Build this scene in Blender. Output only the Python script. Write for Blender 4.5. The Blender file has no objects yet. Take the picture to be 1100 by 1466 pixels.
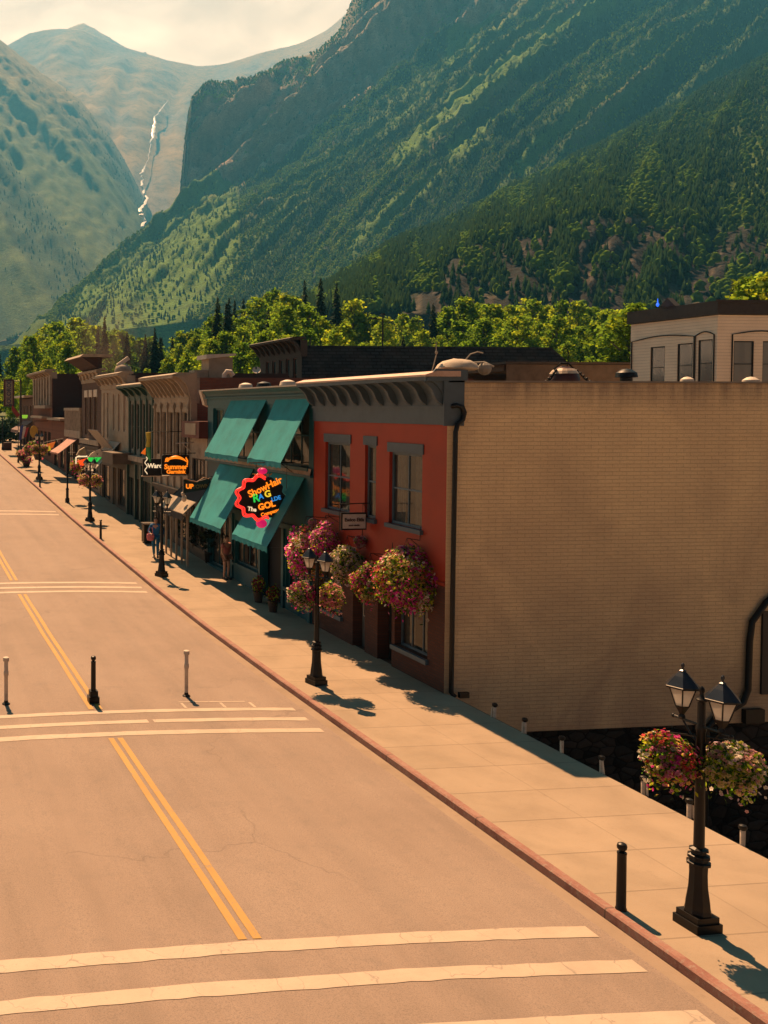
import bpy, bmesh, math, random
import numpy as np
from mathutils import Vector, Matrix, noise, Euler
R = math.radians
random.seed(7)
rng = np.random.default_rng(5)
sc = bpy.context.scene
col = bpy.data.collections.new('place'); sc.collection.children.link(col)

# ---------------------------------------------------------------- camera
CAMH = 7.3
F = 1350.; PU, PV = 0., 620.
PSI, PIT = R(6.4), R(1.5)
cd = bpy.data.cameras.new('camera'); cam = bpy.data.objects.new('camera', cd); col.objects.link(cam)
cam.location = (0, 0, CAMH); cam.rotation_euler = (R(90)-PIT, 0, -PSI)
cd.sensor_fit = 'VERTICAL'; cd.sensor_height = 24; cd.sensor_width = 18
cd.lens = F/1466*24; cd.shift_x = 550/1466; cd.shift_y = -113/1466
cd.clip_start = .1; cd.clip_end = 40000
sc.camera = cam
_c, _s, _cy, _sy = math.cos(PIT), math.sin(PIT), math.cos(PSI), math.sin(PSI)
FW = Vector((_sy*_c, _cy*_c, -_s)); RT = Vector((_cy, -_sy, 0)); UP = Vector((_sy*_s, _cy*_s, _c))
def ray(u, v): return FW + RT*((u-PU)/F) - UP*((v-PV)/F)
def onX(u, v, x): r = ray(u, v); t = x/r.x; return Vector((x, r.y*t, CAMH+r.z*t))
def onY(u, v, y): r = ray(u, v); t = y/r.y; return Vector((r.x*t, y, CAMH+r.z*t))
GZ = [(-400,0),(0,0),(24,0),(30,.05),(36,.2),(38,.28),(46,.58),(54,.92),(60,1.22),(67,1.6),(80,2.25),(91,2.8),(150,5.5),(400,9),(9000,9)]
def gz(y):
    for (a, b), (c, d) in zip(GZ, GZ[1:]):
        if y <= c: return b+(d-b)*(y-a)/(c-a)
    return 9
def onG(u, v, dz=0):
    z = 0
    r = ray(u, v)
    for _ in range(30):
        t = (z+dz-CAMH)/r.z; z = .5*z+.5*gz(r.y*t)
    return Vector((r.x*t, r.y*t, z+dz))

# ---------------------------------------------------------------- helpers
class MB:
    def __init__(s): s.v = []; s.f = []; s.m = []; s.c = None
    def add(s, vs, fs, mi=0):
        n = len(s.v); s.v += [tuple(p) for p in vs]; s.f += [tuple(i+n for i in f) for f in fs]; s.m += [mi]*len(fs); return s
    def box(s, x0, x1, y0, y1, z0, z1, mi=0):
        return s.add([(x,y,z) for z in (z0,z1) for y in (y0,y1) for x in (x0,x1)],
                     [(0,2,3,1),(4,5,7,6),(0,1,5,4),(2,6,7,3),(0,4,6,2),(1,3,7,5)], mi)
    def obox(s, c, size, rz=0, rx=0, ry=0, mi=0):
        M = Matrix.Translation(c) @ Euler((rx,ry,rz)).to_matrix().to_4x4()
        a,b,d = [k/2 for k in size]
        vs = [M @ Vector((x,y,z)) for z in (-d,d) for y in (-b,b) for x in (-a,a)]
        return s.add(vs, [(0,2,3,1),(4,5,7,6),(0,1,5,4),(2,6,7,3),(0,4,6,2),(1,3,7,5)], mi)
    def quad(s, a, b, c, d, mi=0): return s.add([a,b,c,d], [(0,1,2,3)], mi)
    def tube(s, pts, r, n=8, mi=0, cap=True):
        pts = [Vector(p) for p in pts]; rs = r if isinstance(r, (list,tuple)) else [r]*len(pts)
        vs = []
        pu = None
        for i, p in enumerate(pts):
            d = (pts[min(i+1,len(pts)-1)]-pts[max(i-1,0)]).normalized()
            a = Vector((0,0,1)) if abs(d.z) < .9 else Vector((1,0,0))
            if pu is not None: a = pu
            x = (a - d*a.dot(d)).normalized(); pu = x; y = d.cross(x)
            vs += [p+(x*math.cos(2*math.pi*k/n)+y*math.sin(2*math.pi*k/n))*rs[i] for k in range(n)]
        fs = [(i*n+k, i*n+(k+1)%n, (i+1)*n+(k+1)%n, (i+1)*n+k) for i in range(len(pts)-1) for k in range(n)]
        if cap: fs += [tuple(range(n-1,-1,-1)), tuple(range((len(pts)-1)*n, len(pts)*n))]
        return s.add(vs, fs, mi)
    def lathe(s, prof, c=(0,0,0), n=16, rot=0, mi=0, cap=True):
        vs = [(c[0]+r*math.cos(2*math.pi*k/n+rot), c[1]+r*math.sin(2*math.pi*k/n+rot), c[2]+z) for r, z in prof for k in range(n)]
        m = len(prof)
        fs = [(i*n+k, i*n+(k+1)%n, (i+1)*n+(k+1)%n, (i+1)*n+k) for i in range(m-1) for k in range(n)]
        if cap: fs += [tuple(range(n-1,-1,-1)), tuple(range((m-1)*n, m*n))]
        return s.add(vs, fs, mi)
    def prism(s, poly, vec, mi=0):
        n = len(poly); vec = Vector(vec)
        vs = [Vector(p) for p in poly]; vs += [p+vec for p in vs]
        return s.add(vs, [tuple(range(n-1,-1,-1)), tuple(range(n,2*n))]+[(k,(k+1)%n,n+(k+1)%n,n+k) for k in range(n)], mi)
    def grid(s, fn, nu, nv, mi=0):
        vs = [fn(i/nu, j/nv) for j in range(nv+1) for i in range(nu+1)]
        return s.add(vs, [(j*(nu+1)+i, j*(nu+1)+i+1, (j+1)*(nu+1)+i+1, (j+1)*(nu+1)+i) for j in range(nv) for i in range(nu)], mi)
    def ball(s, c, r, n=10, mi=0, sz=1):
        return s.lathe([(max(.0005, r*math.sin(math.pi*i/6)), -r*sz*math.cos(math.pi*i/6)) for i in range(7)], c, n, 0, mi)
    def build(s, name, mat, parent=None, smooth=False, label=None):
        me = bpy.data.meshes.new(name); me.from_pydata(s.v, [], s.f)
        for m in (mat if isinstance(mat, (list,tuple)) else [mat]): me.materials.append(m)
        if any(s.m): me.polygons.foreach_set('material_index', s.m)
        if smooth: me.polygons.foreach_set('use_smooth', [True]*len(s.f))
        if s.c is not None:
            a = me.color_attributes.new('tint', 'FLOAT_COLOR', 'POINT'); a.data.foreach_set('color', np.asarray(s.c, dtype=np.float32).ravel())
        me.update()
        if smooth:
            try: me.set_sharp_from_angle(angle=R(40))
            except Exception: pass
        o = bpy.data.objects.new(name, me); col.objects.link(o)
        if parent is not None:
            o.parent = parent
            if parent.get('_w'): o.matrix_parent_inverse = Matrix.Translation(-parent.location)
            elif parent.parent is not None and parent.parent.get('_w'): pass
        if label: o['label'] = label
        return o
def thing(name, label, cat, loc=(0,0,0), rz=0, group=None, world=False):
    o = bpy.data.objects.new(name, None); col.objects.link(o); o.empty_display_size = .3
    o.location = loc; o.rotation_euler = (0,0,rz); o['label'] = label; o['category'] = cat
    if group: o['group'] = group
    if world: o['_w'] = 1
    return o
def tag(o, label, cat, group=None, kind=None):
    if label: o['label'] = label
    if cat: o['category'] = cat
    if group: o['group'] = group
    if kind: o['kind'] = kind
    return o
def struct(o, kind='structure'): o['kind'] = kind; return o
def kids(o): return [k for k in col.objects if k.parent == o]
def copy_tree(o, parent=None):
    c = o.copy(); col.objects.link(c)
    if parent is not None: c.parent = parent
    for ch in kids(o): copy_tree(ch, c)
    return c

# ---------------------------------------------------------------- materials
MATS = {}
def nt(name):
    m = bpy.data.materials.new(name); m.use_nodes = True; n = m.node_tree; n.nodes.clear()
    out = n.nodes.new('ShaderNodeOutputMaterial'); b = n.nodes.new('ShaderNodeBsdfPrincipled')
    n.links.new(b.outputs[0], out.inputs[0]); MATS[name] = m
    return m, n, b, out
def N(n, t, **k):
    x = n.nodes.new(t)
    for a, b in k.items():
        if hasattr(x, a) and a not in ('inputs',): setattr(x, a, b)
    return x
def noise_n(n, vec, scale, detail=4, rough=.55, dist=0):
    x = n.nodes.new('ShaderNodeTexNoise'); x.inputs['Scale'].default_value = scale; x.inputs['Detail'].default_value = detail
    x.inputs['Roughness'].default_value = rough; x.inputs['Distortion'].default_value = dist
    n.links.new(vec, x.inputs['Vector']); return x.outputs['Fac']
def ramp(n, fac, stops, interp='LINEAR'):
    x = n.nodes.new('ShaderNodeValToRGB'); x.color_ramp.interpolation = interp
    els = x.color_ramp.elements
    while len(els) > 1: els.remove(els[-1])
    els[0].position = stops[0][0]; els[0].color = (*stops[0][1], 1) if not isinstance(stops[0][1], (int,float)) else (stops[0][1],)*3+(1,)
    for p, c in stops[1:]:
        e = els.new(p); e.color = (*c, 1) if not isinstance(c, (int,float)) else (c,c,c,1)
    n.links.new(fac, x.inputs[0]); return x.outputs[0]
def mixc(n, fac, a, b, mode='MIX'):
    x = n.nodes.new('ShaderNodeMix'); x.data_type = 'RGBA'; x.blend_type = mode
    for sock, val in ((x.inputs[0], fac), (x.inputs[6], a), (x.inputs[7], b)):
        if isinstance(val, bpy.types.NodeSocket): n.links.new(val, sock)
        elif isinstance(val, (int,float)): sock.default_value = val if sock == x.inputs[0] else (val,val,val,1)
        else: sock.default_value = (*val, 1)
    return x.outputs[2]
def math_n(n, op, a, b=0, clamp=False):
    x = n.nodes.new('ShaderNodeMath'); x.operation = op; x.use_clamp = clamp
    for sock, val in ((x.inputs[0], a), (x.inputs[1], b)):
        if isinstance(val, bpy.types.NodeSocket): n.links.new(val, sock)
        else: sock.default_value = val
    return x.outputs[0]
def bump(n, b, h, strength=.3, dist=.02):
    x = n.nodes.new('ShaderNodeBump'); x.inputs['Strength'].default_value = strength; x.inputs['Distance'].default_value = dist
    n.links.new(h, x.inputs['Height']); n.links.new(x.outputs[0], b.inputs['Normal'])
def coord(n, kind='Object'): return n.nodes.new('ShaderNodeTexCoord').outputs[kind]
def position(n): return n.nodes.new('ShaderNodeNewGeometry').outputs['Position']
def maps(n, vec, scale=(1,1,1), rot=(0,0,0)):
    x = n.nodes.new('ShaderNodeMapping'); x.inputs['Scale'].default_value = scale; x.inputs['Rotation'].default_value = rot
    n.links.new(vec, x.inputs[0]); return x.outputs[0]
def pm(name, c, rough=.7, metal=0, var=.18, scale=3., bmp=.15, bs=40., spec=.4, emit=None, es=1):
    if name in MATS: return MATS[name]
    m, n, b, o = nt(name); P = coord(n)
    f = noise_n(n, P, scale, 5, .6)
    f2 = noise_n(n, P, bs, 3, .6)
    ff = math_n(n, 'ADD', math_n(n, 'MULTIPLY', f, .7), math_n(n, 'MULTIPLY', f2, .3))
    cc = ramp(n, ff, [(.3, tuple(max(0,k*(1-var*1.6)) for k in c)), (.5, c), (.72, tuple(min(1,k*(1+var)) for k in c))])
    n.links.new(cc, b.inputs['Base Color'])
    b.inputs['Roughness'].default_value = rough; b.inputs['Metallic'].default_value = metal; b.inputs['Specular IOR Level'].default_value = spec
    if bmp: bump(n, b, ff, bmp, .01)
    if emit: b.inputs['Emission Color'].default_value = (*emit, 1); b.inputs['Emission Strength'].default_value = es
    return m
def swz(n, vec, order):
    s = n.nodes.new('ShaderNodeSeparateXYZ'); n.links.new(vec, s.inputs[0]); c = n.nodes.new('ShaderNodeCombineXYZ')
    for i, k in enumerate(order):
        if k is not None: n.links.new(s.outputs[k], c.inputs[i])
    return c.outputs[0]
def brick(name, c1, c2, mortar, plane='yz', rh=.075, bw=.22, ms=.012, bmp=.5, stain=.25, msmooth=.1, stainc=(.05,.04,.035)):
    if name in MATS: return MATS[name]
    m, n, b, o = nt(name); P = position(n)
    v = swz(n, P, ('Y','Z',None) if plane == 'yz' else ('X','Z',None))
    t = n.nodes.new('ShaderNodeTexBrick'); n.links.new(v, t.inputs['Vector'])
    t.inputs['Scale'].default_value = 1; t.inputs['Brick Width'].default_value = bw; t.inputs['Row Height'].default_value = rh
    t.inputs['Mortar Size'].default_value = ms; t.inputs['Mortar Smooth'].default_value = msmooth
    t.inputs['Color1'].default_value = (*c1,1); t.inputs['Color2'].default_value = (*c2,1); t.inputs['Mortar'].default_value = (*mortar,1)
    big = noise_n(n, P, .5, 6, .6, .6); fine = noise_n(n, P, 14, 4, .6)
    cc = mixc(n, ramp(n, big, [(.42,0),(.75,stain)]), t.outputs['Color'], stainc)
    cc = mixc(n, ramp(n, fine, [(.3,.0),(.8,.35)]), cc, tuple(k*.6 for k in c1))
    n.links.new(cc, b.inputs['Base Color']); b.inputs['Roughness'].default_value = .85; b.inputs['Specular IOR Level'].default_value = .2
    h = math_n(n, 'ADD', math_n(n, 'MULTIPLY', t.outputs['Fac'], -1), math_n(n, 'MULTIPLY', fine, .5))
    bump(n, b, h, bmp, .012)
    return m
def glass(name, c=(.03,.035,.035), rough=.06, tr=.35, refl=(.9,.9,.9)):
    if name in MATS: return MATS[name]
    m, n, b, o = nt(name); P = position(n)
    b.inputs['Base Color'].default_value = (*c,1); b.inputs['Roughness'].default_value = rough; b.inputs['Specular IOR Level'].default_value = .9
    t = n.nodes.new('ShaderNodeBsdfTransparent'); t.inputs[0].default_value = (.8,.85,.85,1)
    mx = n.nodes.new('ShaderNodeMixShader'); mx.inputs[0].default_value = tr
    n.links.new(b.outputs[0], mx.inputs[1]); n.links.new(t.outputs[0], mx.inputs[2]); n.links.new(mx.outputs[0], o.inputs[0])
    bump(n, b, noise_n(n, P, 1.3, 2), .05, .02)
    return m
def emis(name, c, s=4):
    if name in MATS: return MATS[name]
    m, n, b, o = nt(name); b.inputs['Base Color'].default_value = (*[k*.5 for k in c],1)
    b.inputs['Emission Color'].default_value = (*c,1); b.inputs['Emission Strength'].default_value = s; return m
def leafmat(name, trans=.45, rough=.6, spec=.25):
    m, n, b, o = nt(name)
    a = n.nodes.new('ShaderNodeAttribute'); a.attribute_name = 'tint'
    oi = n.nodes.new('ShaderNodeObjectInfo')
    h = n.nodes.new('ShaderNodeHueSaturation'); n.links.new(a.outputs['Color'], h.inputs['Color'])
    mr = n.nodes.new('ShaderNodeMapRange'); n.links.new(oi.outputs['Random'], mr.inputs[0]); mr.inputs[3].default_value = .48; mr.inputs[4].default_value = .515
    n.links.new(mr.outputs[0], h.inputs['Hue'])
    mr2 = n.nodes.new('ShaderNodeMapRange'); n.links.new(oi.outputs['Random'], mr2.inputs[0]); mr2.inputs[3].default_value = 1.25; mr2.inputs[4].default_value = .7
    n.links.new(mr2.outputs[0], h.inputs['Value'])
    n.links.new(h.outputs[0], b.inputs['Base Color']); b.inputs['Roughness'].default_value = rough; b.inputs['Specular IOR Level'].default_value = spec
    t = n.nodes.new('ShaderNodeBsdfTranslucent'); n.links.new(h.outputs[0], t.inputs[0])
    mx = n.nodes.new('ShaderNodeMixShader'); mx.inputs[0].default_value = trans
    n.links.new(b.outputs[0], mx.inputs[1]); n.links.new(t.outputs[0], mx.inputs[2]); n.links.new(mx.outputs[0], o.inputs[0])
    return m
M_leaf = leafmat('leaf', .68, .8, .1); M_needle = leafmat('needle', .15, .9, .05); M_petal = leafmat('petal', .72, .7, .1)
M_iron = pm('black_iron', (.007,.0065,.0065), .42, .1, .2, 8, .08, 60, .3)
M_ironblue = M_iron
M_white = pm('cream_paint', (.55,.47,.38), .6, 0, .12, 4)
M_offw = pm('weathered_cream', (.31,.25,.185), .75, 0, .3, 2.5)
M_teal = pm('teal_paint', (.003,.075,.095), .5, 0, .2, 3, .1)
M_tealfab = pm('teal_canvas', (.012,.23,.255), .8, 0, .22, 1.6, .2, 120)
M_bluegrey = pm('blue_grey_paint', (.052,.078,.10), .55, 0, .16, 3, .08)
M_bluesill = pm('slate_blue_paint', (.06,.10,.13), .5, 0, .16, 3, .08)
M_red = pm('red_paint', (.28,.025,.005), .6, 0, .14, 1.2, .12, 60)
M_capmetal = pm('pinkish_metal_cap', (.45,.30,.23), .5, .2, .15, 5)
M_darkwood = pm('dark_wood', (.045,.032,.026), .7, 0, .3, 4)
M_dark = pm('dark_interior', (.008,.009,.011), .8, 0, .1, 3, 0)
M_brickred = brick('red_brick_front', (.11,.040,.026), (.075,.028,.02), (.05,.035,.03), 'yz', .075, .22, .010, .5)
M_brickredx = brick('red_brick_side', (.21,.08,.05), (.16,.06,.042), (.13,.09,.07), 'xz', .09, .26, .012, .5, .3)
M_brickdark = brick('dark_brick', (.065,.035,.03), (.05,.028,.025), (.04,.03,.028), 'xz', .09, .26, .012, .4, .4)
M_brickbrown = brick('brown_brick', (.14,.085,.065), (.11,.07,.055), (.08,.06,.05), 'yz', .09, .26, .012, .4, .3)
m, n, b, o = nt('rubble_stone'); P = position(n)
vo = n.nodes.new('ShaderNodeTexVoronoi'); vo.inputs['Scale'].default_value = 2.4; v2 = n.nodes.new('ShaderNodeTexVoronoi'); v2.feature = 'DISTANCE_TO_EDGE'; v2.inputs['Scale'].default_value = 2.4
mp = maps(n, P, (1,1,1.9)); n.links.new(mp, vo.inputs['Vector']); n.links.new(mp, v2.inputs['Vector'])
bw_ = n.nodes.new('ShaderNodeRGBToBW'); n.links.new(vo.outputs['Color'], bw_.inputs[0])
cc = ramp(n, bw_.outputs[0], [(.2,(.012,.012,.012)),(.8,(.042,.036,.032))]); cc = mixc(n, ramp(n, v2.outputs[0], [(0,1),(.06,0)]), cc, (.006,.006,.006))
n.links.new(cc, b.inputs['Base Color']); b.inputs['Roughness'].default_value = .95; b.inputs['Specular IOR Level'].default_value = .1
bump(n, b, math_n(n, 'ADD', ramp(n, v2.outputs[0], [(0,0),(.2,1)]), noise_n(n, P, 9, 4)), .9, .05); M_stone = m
M_asph_roof = pm('roof_felt', (.07,.06,.055), .9, 0, .3, 2)
M_glass = glass('window_glass'); M_glassd = glass('shop_glass', (.02,.02,.02), .05, .45)
M_curt = pm('curtain', (.42,.34,.26), .8, 0, .25, 9, .3, 20)
M_tan = pm('tan_paint', (.29,.23,.165), .7, 0, .2, 2)
M_green = pm('dark_green_paint', (.02,.06,.05), .5, 0, .2, 3)
M_siding = None

# ---------------------------------------------------------------- world, sun, haze
w = bpy.data.worlds.new('World'); sc.world = w; w.use_nodes = True; n = w.node_tree; n.nodes.clear()
wo = n.nodes.new('ShaderNodeOutputWorld'); bg = n.nodes.new('ShaderNodeBackground'); n.links.new(bg.outputs[0], wo.inputs[0])
sky = n.nodes.new('ShaderNodeTexSky'); sky.sky_type = 'NISHITA'; sky.sun_disc = False
SUN = Vector((-.012, 1, 1.52)).normalized()
sky.sun_elevation = math.asin(SUN.z); sky.sun_rotation = math.atan2(SUN.x, SUN.y); sky.altitude = 2700
sky.air_density = 1.0; sky.dust_density = 1.5; sky.ozone_density = 2
g = n.nodes.new('ShaderNodeTexCoord').outputs['Generated']
sep = n.nodes.new('ShaderNodeSeparateXYZ'); n.links.new(g, sep.inputs[0])
low = n.nodes.new('ShaderNodeMapRange'); low.interpolation_type = 'SMOOTHSTEP'; n.links.new(sep.outputs['Z'], low.inputs[0])
low.inputs[1].default_value = .62; low.inputs[2].default_value = .22; low.inputs[3].default_value = 0; low.inputs[4].default_value = 1
cl = noise_n(n, maps(n, g, (1.6,1.6,3.2)), 5.5, 7, .55, .4)
yd = n.nodes.new('ShaderNodeMapRange'); yd.interpolation_type = 'SMOOTHSTEP'; n.links.new(sep.outputs['Y'], yd.inputs[0]); yd.inputs[1].default_value = .45; yd.inputs[2].default_value = .85
clf = math_n(n, 'MULTIPLY', math_n(n, 'MULTIPLY', ramp(n, cl, [(.3,.85),(.62,1)]), low.outputs[0]), yd.outputs[0])
skyt = mixc(n, 1., sky.outputs[0], (.18,.32,.30), 'MULTIPLY')
warm = n.nodes.new('ShaderNodeMapRange'); warm.interpolation_type = 'SMOOTHSTEP'; n.links.new(sep.outputs['Z'], warm.inputs[0]); warm.inputs[1].default_value = .42; warm.inputs[2].default_value = .02
skyt = mixc(n, math_n(n, 'MULTIPLY', warm.outputs[0], .8), skyt, (2.5,1.65,1.0))
cloudc = ramp(n, cl, [(.34,(24.,12.8,6.4)),(.66,(31.,18.,9.8))])
n.links.new(mixc(n, clf, skyt, cloudc), bg.inputs[0]); bg.inputs[1].default_value = .05
sl = bpy.data.lights.new('sun', 'SUN'); sl.energy = 5.0; sl.angle = R(.5); sl.color = (1.0, .585, .30)
so = bpy.data.objects.new('sun', sl); col.objects.link(so); so.rotation_euler = SUN.to_track_quat('Z', 'Y').to_euler(); so.location = (0,0,60)

hz = MB().box(-4500, 9500, -200, 11000, -40, 3600)
m = bpy.data.materials.new('haze_air'); m.use_nodes = True; n = m.node_tree; n.nodes.clear()
o_ = n.nodes.new('ShaderNodeOutputMaterial'); pv = n.nodes.new('ShaderNodeVolumePrincipled'); n.links.new(pv.outputs[0], o_.inputs['Volume'])
pv.inputs['Color'].default_value = (.10,.49,.93,1); pv.inputs['Density'].default_value = 1.2e-4; pv.inputs['Anisotropy'].default_value = .25
hb = hz.build('haze', m); struct(hb, 'stuff'); hb['label'] = 'pale mountain haze filling the valley air'

# ---------------------------------------------------------------- ground, road, pavement
XK, XW, XL = 10.2, 13.85, -.6           # kerb, building line, far kerb (left)
ROADC = 4.83
def road_z(x, y): return gz(y) + .03 - .12*((x-ROADC)/5.4)**2
def sheet(name, mat, xs, ys, zf, kind='structure'):
    b = MB(); nx = len(xs)
    b.v = [(x, y, zf(x, y)) for y in ys for x in xs]
    b.f = [(j*nx+i, j*nx+i+1, (j+1)*nx+i+1, (j+1)*nx+i) for j in range(len(ys)-1) for i in range(nx-1)]; b.m = [0]*len(b.f)
    return struct(b.build(name, mat, smooth=True), kind)
YS = [-30,-10] + [k for k in range(0, 160, 2)] + [170,200,250,300,400]
m, n, b, o = nt('asphalt'); P = position(n)
big = noise_n(n, P, .35, 6, .6, .5); mid = noise_n(n, P, 2.2, 5, .6); fine = noise_n(n, P, 60, 3, .7); stre = noise_n(n, maps(n, P, (1.6,.12,1)), 1, 5, .6)
base = ramp(n, math_n(n, 'ADD', math_n(n, 'MULTIPLY', big, .55), math_n(n, 'MULTIPLY', stre, .45)), [(.33,(.198,.147,.116)),(.5,(.240,.178,.142)),(.7,(.275,.208,.166))])
base = mixc(n, ramp(n, fine, [(.36,.55),(.5,0)]), base, (.085,.075,.068))
base = mixc(n, ramp(n, fine, [(.6,0),(.75,.5)]), base, (.37,.29,.23))
base = mixc(n, ramp(n, mid, [(.55,0),(.8,.35)]), base, (.13,.11,.098))
vo = n.nodes.new('ShaderNodeTexVoronoi'); vo.feature = 'DISTANCE_TO_EDGE'; vo.inputs['Scale'].default_value = .11
nv = n.nodes.new('ShaderNodeTexNoise'); nv.inputs['Scale'].default_value = 1.1; nv.inputs['Detail'].default_value = 6; n.links.new(P, nv.inputs['Vector'])
vm = n.nodes.new('ShaderNodeVectorMath'); vm.operation = 'MULTIPLY_ADD'; n.links.new(nv.outputs['Color'], vm.inputs[0]); vm.inputs[1].default_value = (1.6,1.6,0); n.links.new(P, vm.inputs[2])
n.links.new(vm.outputs[0], vo.inputs['Vector'])
crack = math_n(n, 'MULTIPLY', ramp(n, vo.outputs[0], [(.0,1),(.0035,.0)]), ramp(n, noise_n(n, P, .28, 3), [(.47,0),(.56,1)]))
base = mixc(n, math_n(n, 'MULTIPLY', crack, .3), base, (.07,.06,.052))
# darker oil band in the lanes
sx = n.nodes.new('ShaderNodeSeparateXYZ'); n.links.new(P, sx.inputs[0])
lane = math_n(n, 'ABSOLUTE', math_n(n, 'SUBTRACT', sx.outputs['X'], 7.3))
n.links.new(mixc(n, math_n(n, 'MULTIPLY', ramp(n, lane, [(0,.3),(.35,0)]), mid), base, (.12,.10,.09)), b.inputs['Base Color'])
b.inputs['Roughness'].default_value = .8; b.inputs['Specular IOR Level'].default_value = .3
bump(n, b, math_n(n, 'SUBTRACT', fine, crack), .35, .012); M_asph = m
def concrete(name, c, joint=None, dirt=.35):
    m, n, b, o = nt(name); P = position(n)
    f = noise_n(n, P, .8, 6, .62, .3); g_ = noise_n(n, P, 45, 3, .6); h = noise_n(n, P, 5, 5, .65)
    cc = ramp(n, f, [(.32, tuple(k*.84 for k in c)), (.52, c), (.7, tuple(k*1.1 for k in c))])
    cc = mixc(n, ramp(n, g_, [(.58,0),(.8,.35)]), cc, tuple(k*.6 for k in c))
    cc = mixc(n, ramp(n, h, [(.6,0),(.78,dirt)]), cc, tuple(k*.55 for k in c))
    hgt = g_
    if joint:
        s = n.nodes.new('ShaderNodeSeparateXYZ'); n.links.new(P, s.inputs[0])
        fy = math_n(n, 'ABSOLUTE', math_n(n, 'SUBTRACT', math_n(n, 'FRACT', math_n(n, 'DIVIDE', s.outputs['Y'], joint[0])), .5))
        fx = math_n(n, 'ABSOLUTE', math_n(n, 'SUBTRACT', s.outputs['X'], joint[1]))
        jy = ramp(n, math_n(n, 'MULTIPLY', fy, joint[0]), [(0,1),(.012,.9),(.02,0)]); jx = ramp(n, fx, [(0,1),(.008,.8),(.016,0)])
        j = math_n(n, 'MAXIMUM', jy, math_n(n, 'MULTIPLY', jx, .7))
        fl = math_n(n, 'FLOOR', math_n(n, 'ADD', math_n(n, 'DIVIDE', s.outputs['Y'], joint[0]), .5))
        wn = n.nodes.new('ShaderNodeTexWhiteNoise'); wn.noise_dimensions = '1D'; n.links.new(fl, wn.inputs['W'])
        cc = mixc(n, math_n(n, 'MULTIPLY', wn.outputs['Value'], .22), cc, tuple(k*.72 for k in c))
        cc = mixc(n, math_n(n, 'MULTIPLY', j, .42), cc, tuple(k*.38 for k in c))
        hgt = math_n(n, 'SUBTRACT', g_, math_n(n, 'MULTIPLY', j, 2))
    n.links.new(cc, b.inputs['Base Color']); b.inputs['Roughness'].default_value = .85; b.inputs['Specular IOR Level'].default_value = .2
    bump(n, b, hgt, .3, .01); return m
M_walk = concrete('pavement_concrete', (.305,.236,.17), (1.22, 12.1))
M_gutter = concrete('gutter_concrete', (.26,.196,.145), None, .6)
M_soil = pm('dry_soil', (.10,.085,.06), .95, 0, .4, .8, .4, 8)
m, n, b, o = nt('town_ground'); P = position(n)
f = noise_n(n, P, .3, 6, .6); s = n.nodes.new('ShaderNodeSeparateXYZ'); n.links.new(P, s.inputs[0])
mr = n.nodes.new('ShaderNodeMapRange'); n.links.new(s.outputs['Y'], mr.inputs[0]); mr.inputs[1].default_value = 95; mr.inputs[2].default_value = 150
cc = mixc(n, mr.outputs[0], ramp(n, f, [(.3,(.20,.165,.125)),(.7,(.29,.24,.185))]), ramp(n, f, [(.3,(.045,.065,.02)),(.7,(.08,.10,.03))]))
n.links.new(cc, b.inputs['Base Color']); b.inputs['Roughness'].default_value = .95; bump(n, b, f, .3, .05); M_grass = m
def ground_z(x, y):
    if x > 13.97 and 5 < y < 22.62 and x < 90: return -5.2
    return gz(y) - .22 - (.0 if abs(x) < 500 else .0)
gx = [-9000,-3000,-900,-300,-60,-20,-6,-4,13.95,13.98,20,30,60,89,91,300,900,3000,9000]
gy = [-3000,-400,-60,4.9,5.1,10,16,22.6,22.64,30,40,60,80,100,150,200,300,400,700,1500,4000,11000]
sheet('ground', M_grass, gx, gy, ground_z)
xs = [XL + (XK-XL)*k/24 for k in range(25)]
sheet('road', M_asph, xs, YS, road_z)
# street runs on past the last shop as a dusty junction
sheet('dirt_lane', pm('dusty_tarmac', (.30,.235,.17), .95, 0, .25, .6, .2, 10), [-9, XL-4.2], YS, lambda x, y: gz(y)+.07)
sheet('crossing_street', pm('dusty_tarmac_far', (.30,.25,.2), .95, 0, .25, .6, .2, 10), [XL-40,-10,0,XK,XW,24], [112,116,120,124], lambda x, y: gz(y)+.2)
# pavement slab with kerb
WZ = .06
def strip(name, mat, x0, x1, z1, z0, ys=YS, zb=gz, wob=0):
    b = MB()
    for y0, y1 in zip(ys, ys[1:]):
        a0, a1 = zb(y0), zb(y1)
        b.add([(x0,y0,a0+z0),(x1,y0,a0+z0),(x1,y1,a1+z0),(x0,y1,a1+z0),(x0,y0,a0+z1),(x1,y0,a0+z1),(x1,y1,a1+z1),(x0,y1,a1+z1)],
              [(4,5,6,7),(0,4,7,3),(1,2,6,5)])
    return struct(b.build(name, mat))
strip('pavement', M_walk, XK+.16, 13.93, WZ, -.4)
strip('gutter', M_gutter, XK-.46, XK-.004, -.078, -.3)
m, n, b, o = nt('red_kerb_paint'); P = position(n)
w1 = noise_n(n, P, 2.2, 6, .7, .4); w2 = noise_n(n, P, 16, 5, .7); s = n.nodes.new('ShaderNodeSeparateXYZ'); n.links.new(P, s.inputs[0])
cc = ramp(n, w1, [(.3,(.17,.06,.045)),(.5,(.23,.10,.075)),(.7,(.27,.15,.115))])
cc = mixc(n, ramp(n, w2, [(.52,0),(.66,.8)]), cc, (.24,.19,.15)); cc = mixc(n, ramp(n, w2, [(.25,.8),(.38,0)]), cc, (.07,.05,.045))
fy = math_n(n, 'ABSOLUTE', math_n(n, 'SUBTRACT', math_n(n, 'FRACT', math_n(n, 'DIVIDE', s.outputs['Y'], 3.05)), .07))
cc = mixc(n, ramp(n, fy, [(0,.9),(.006,0)]), cc, (.03,.025,.02))
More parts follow.
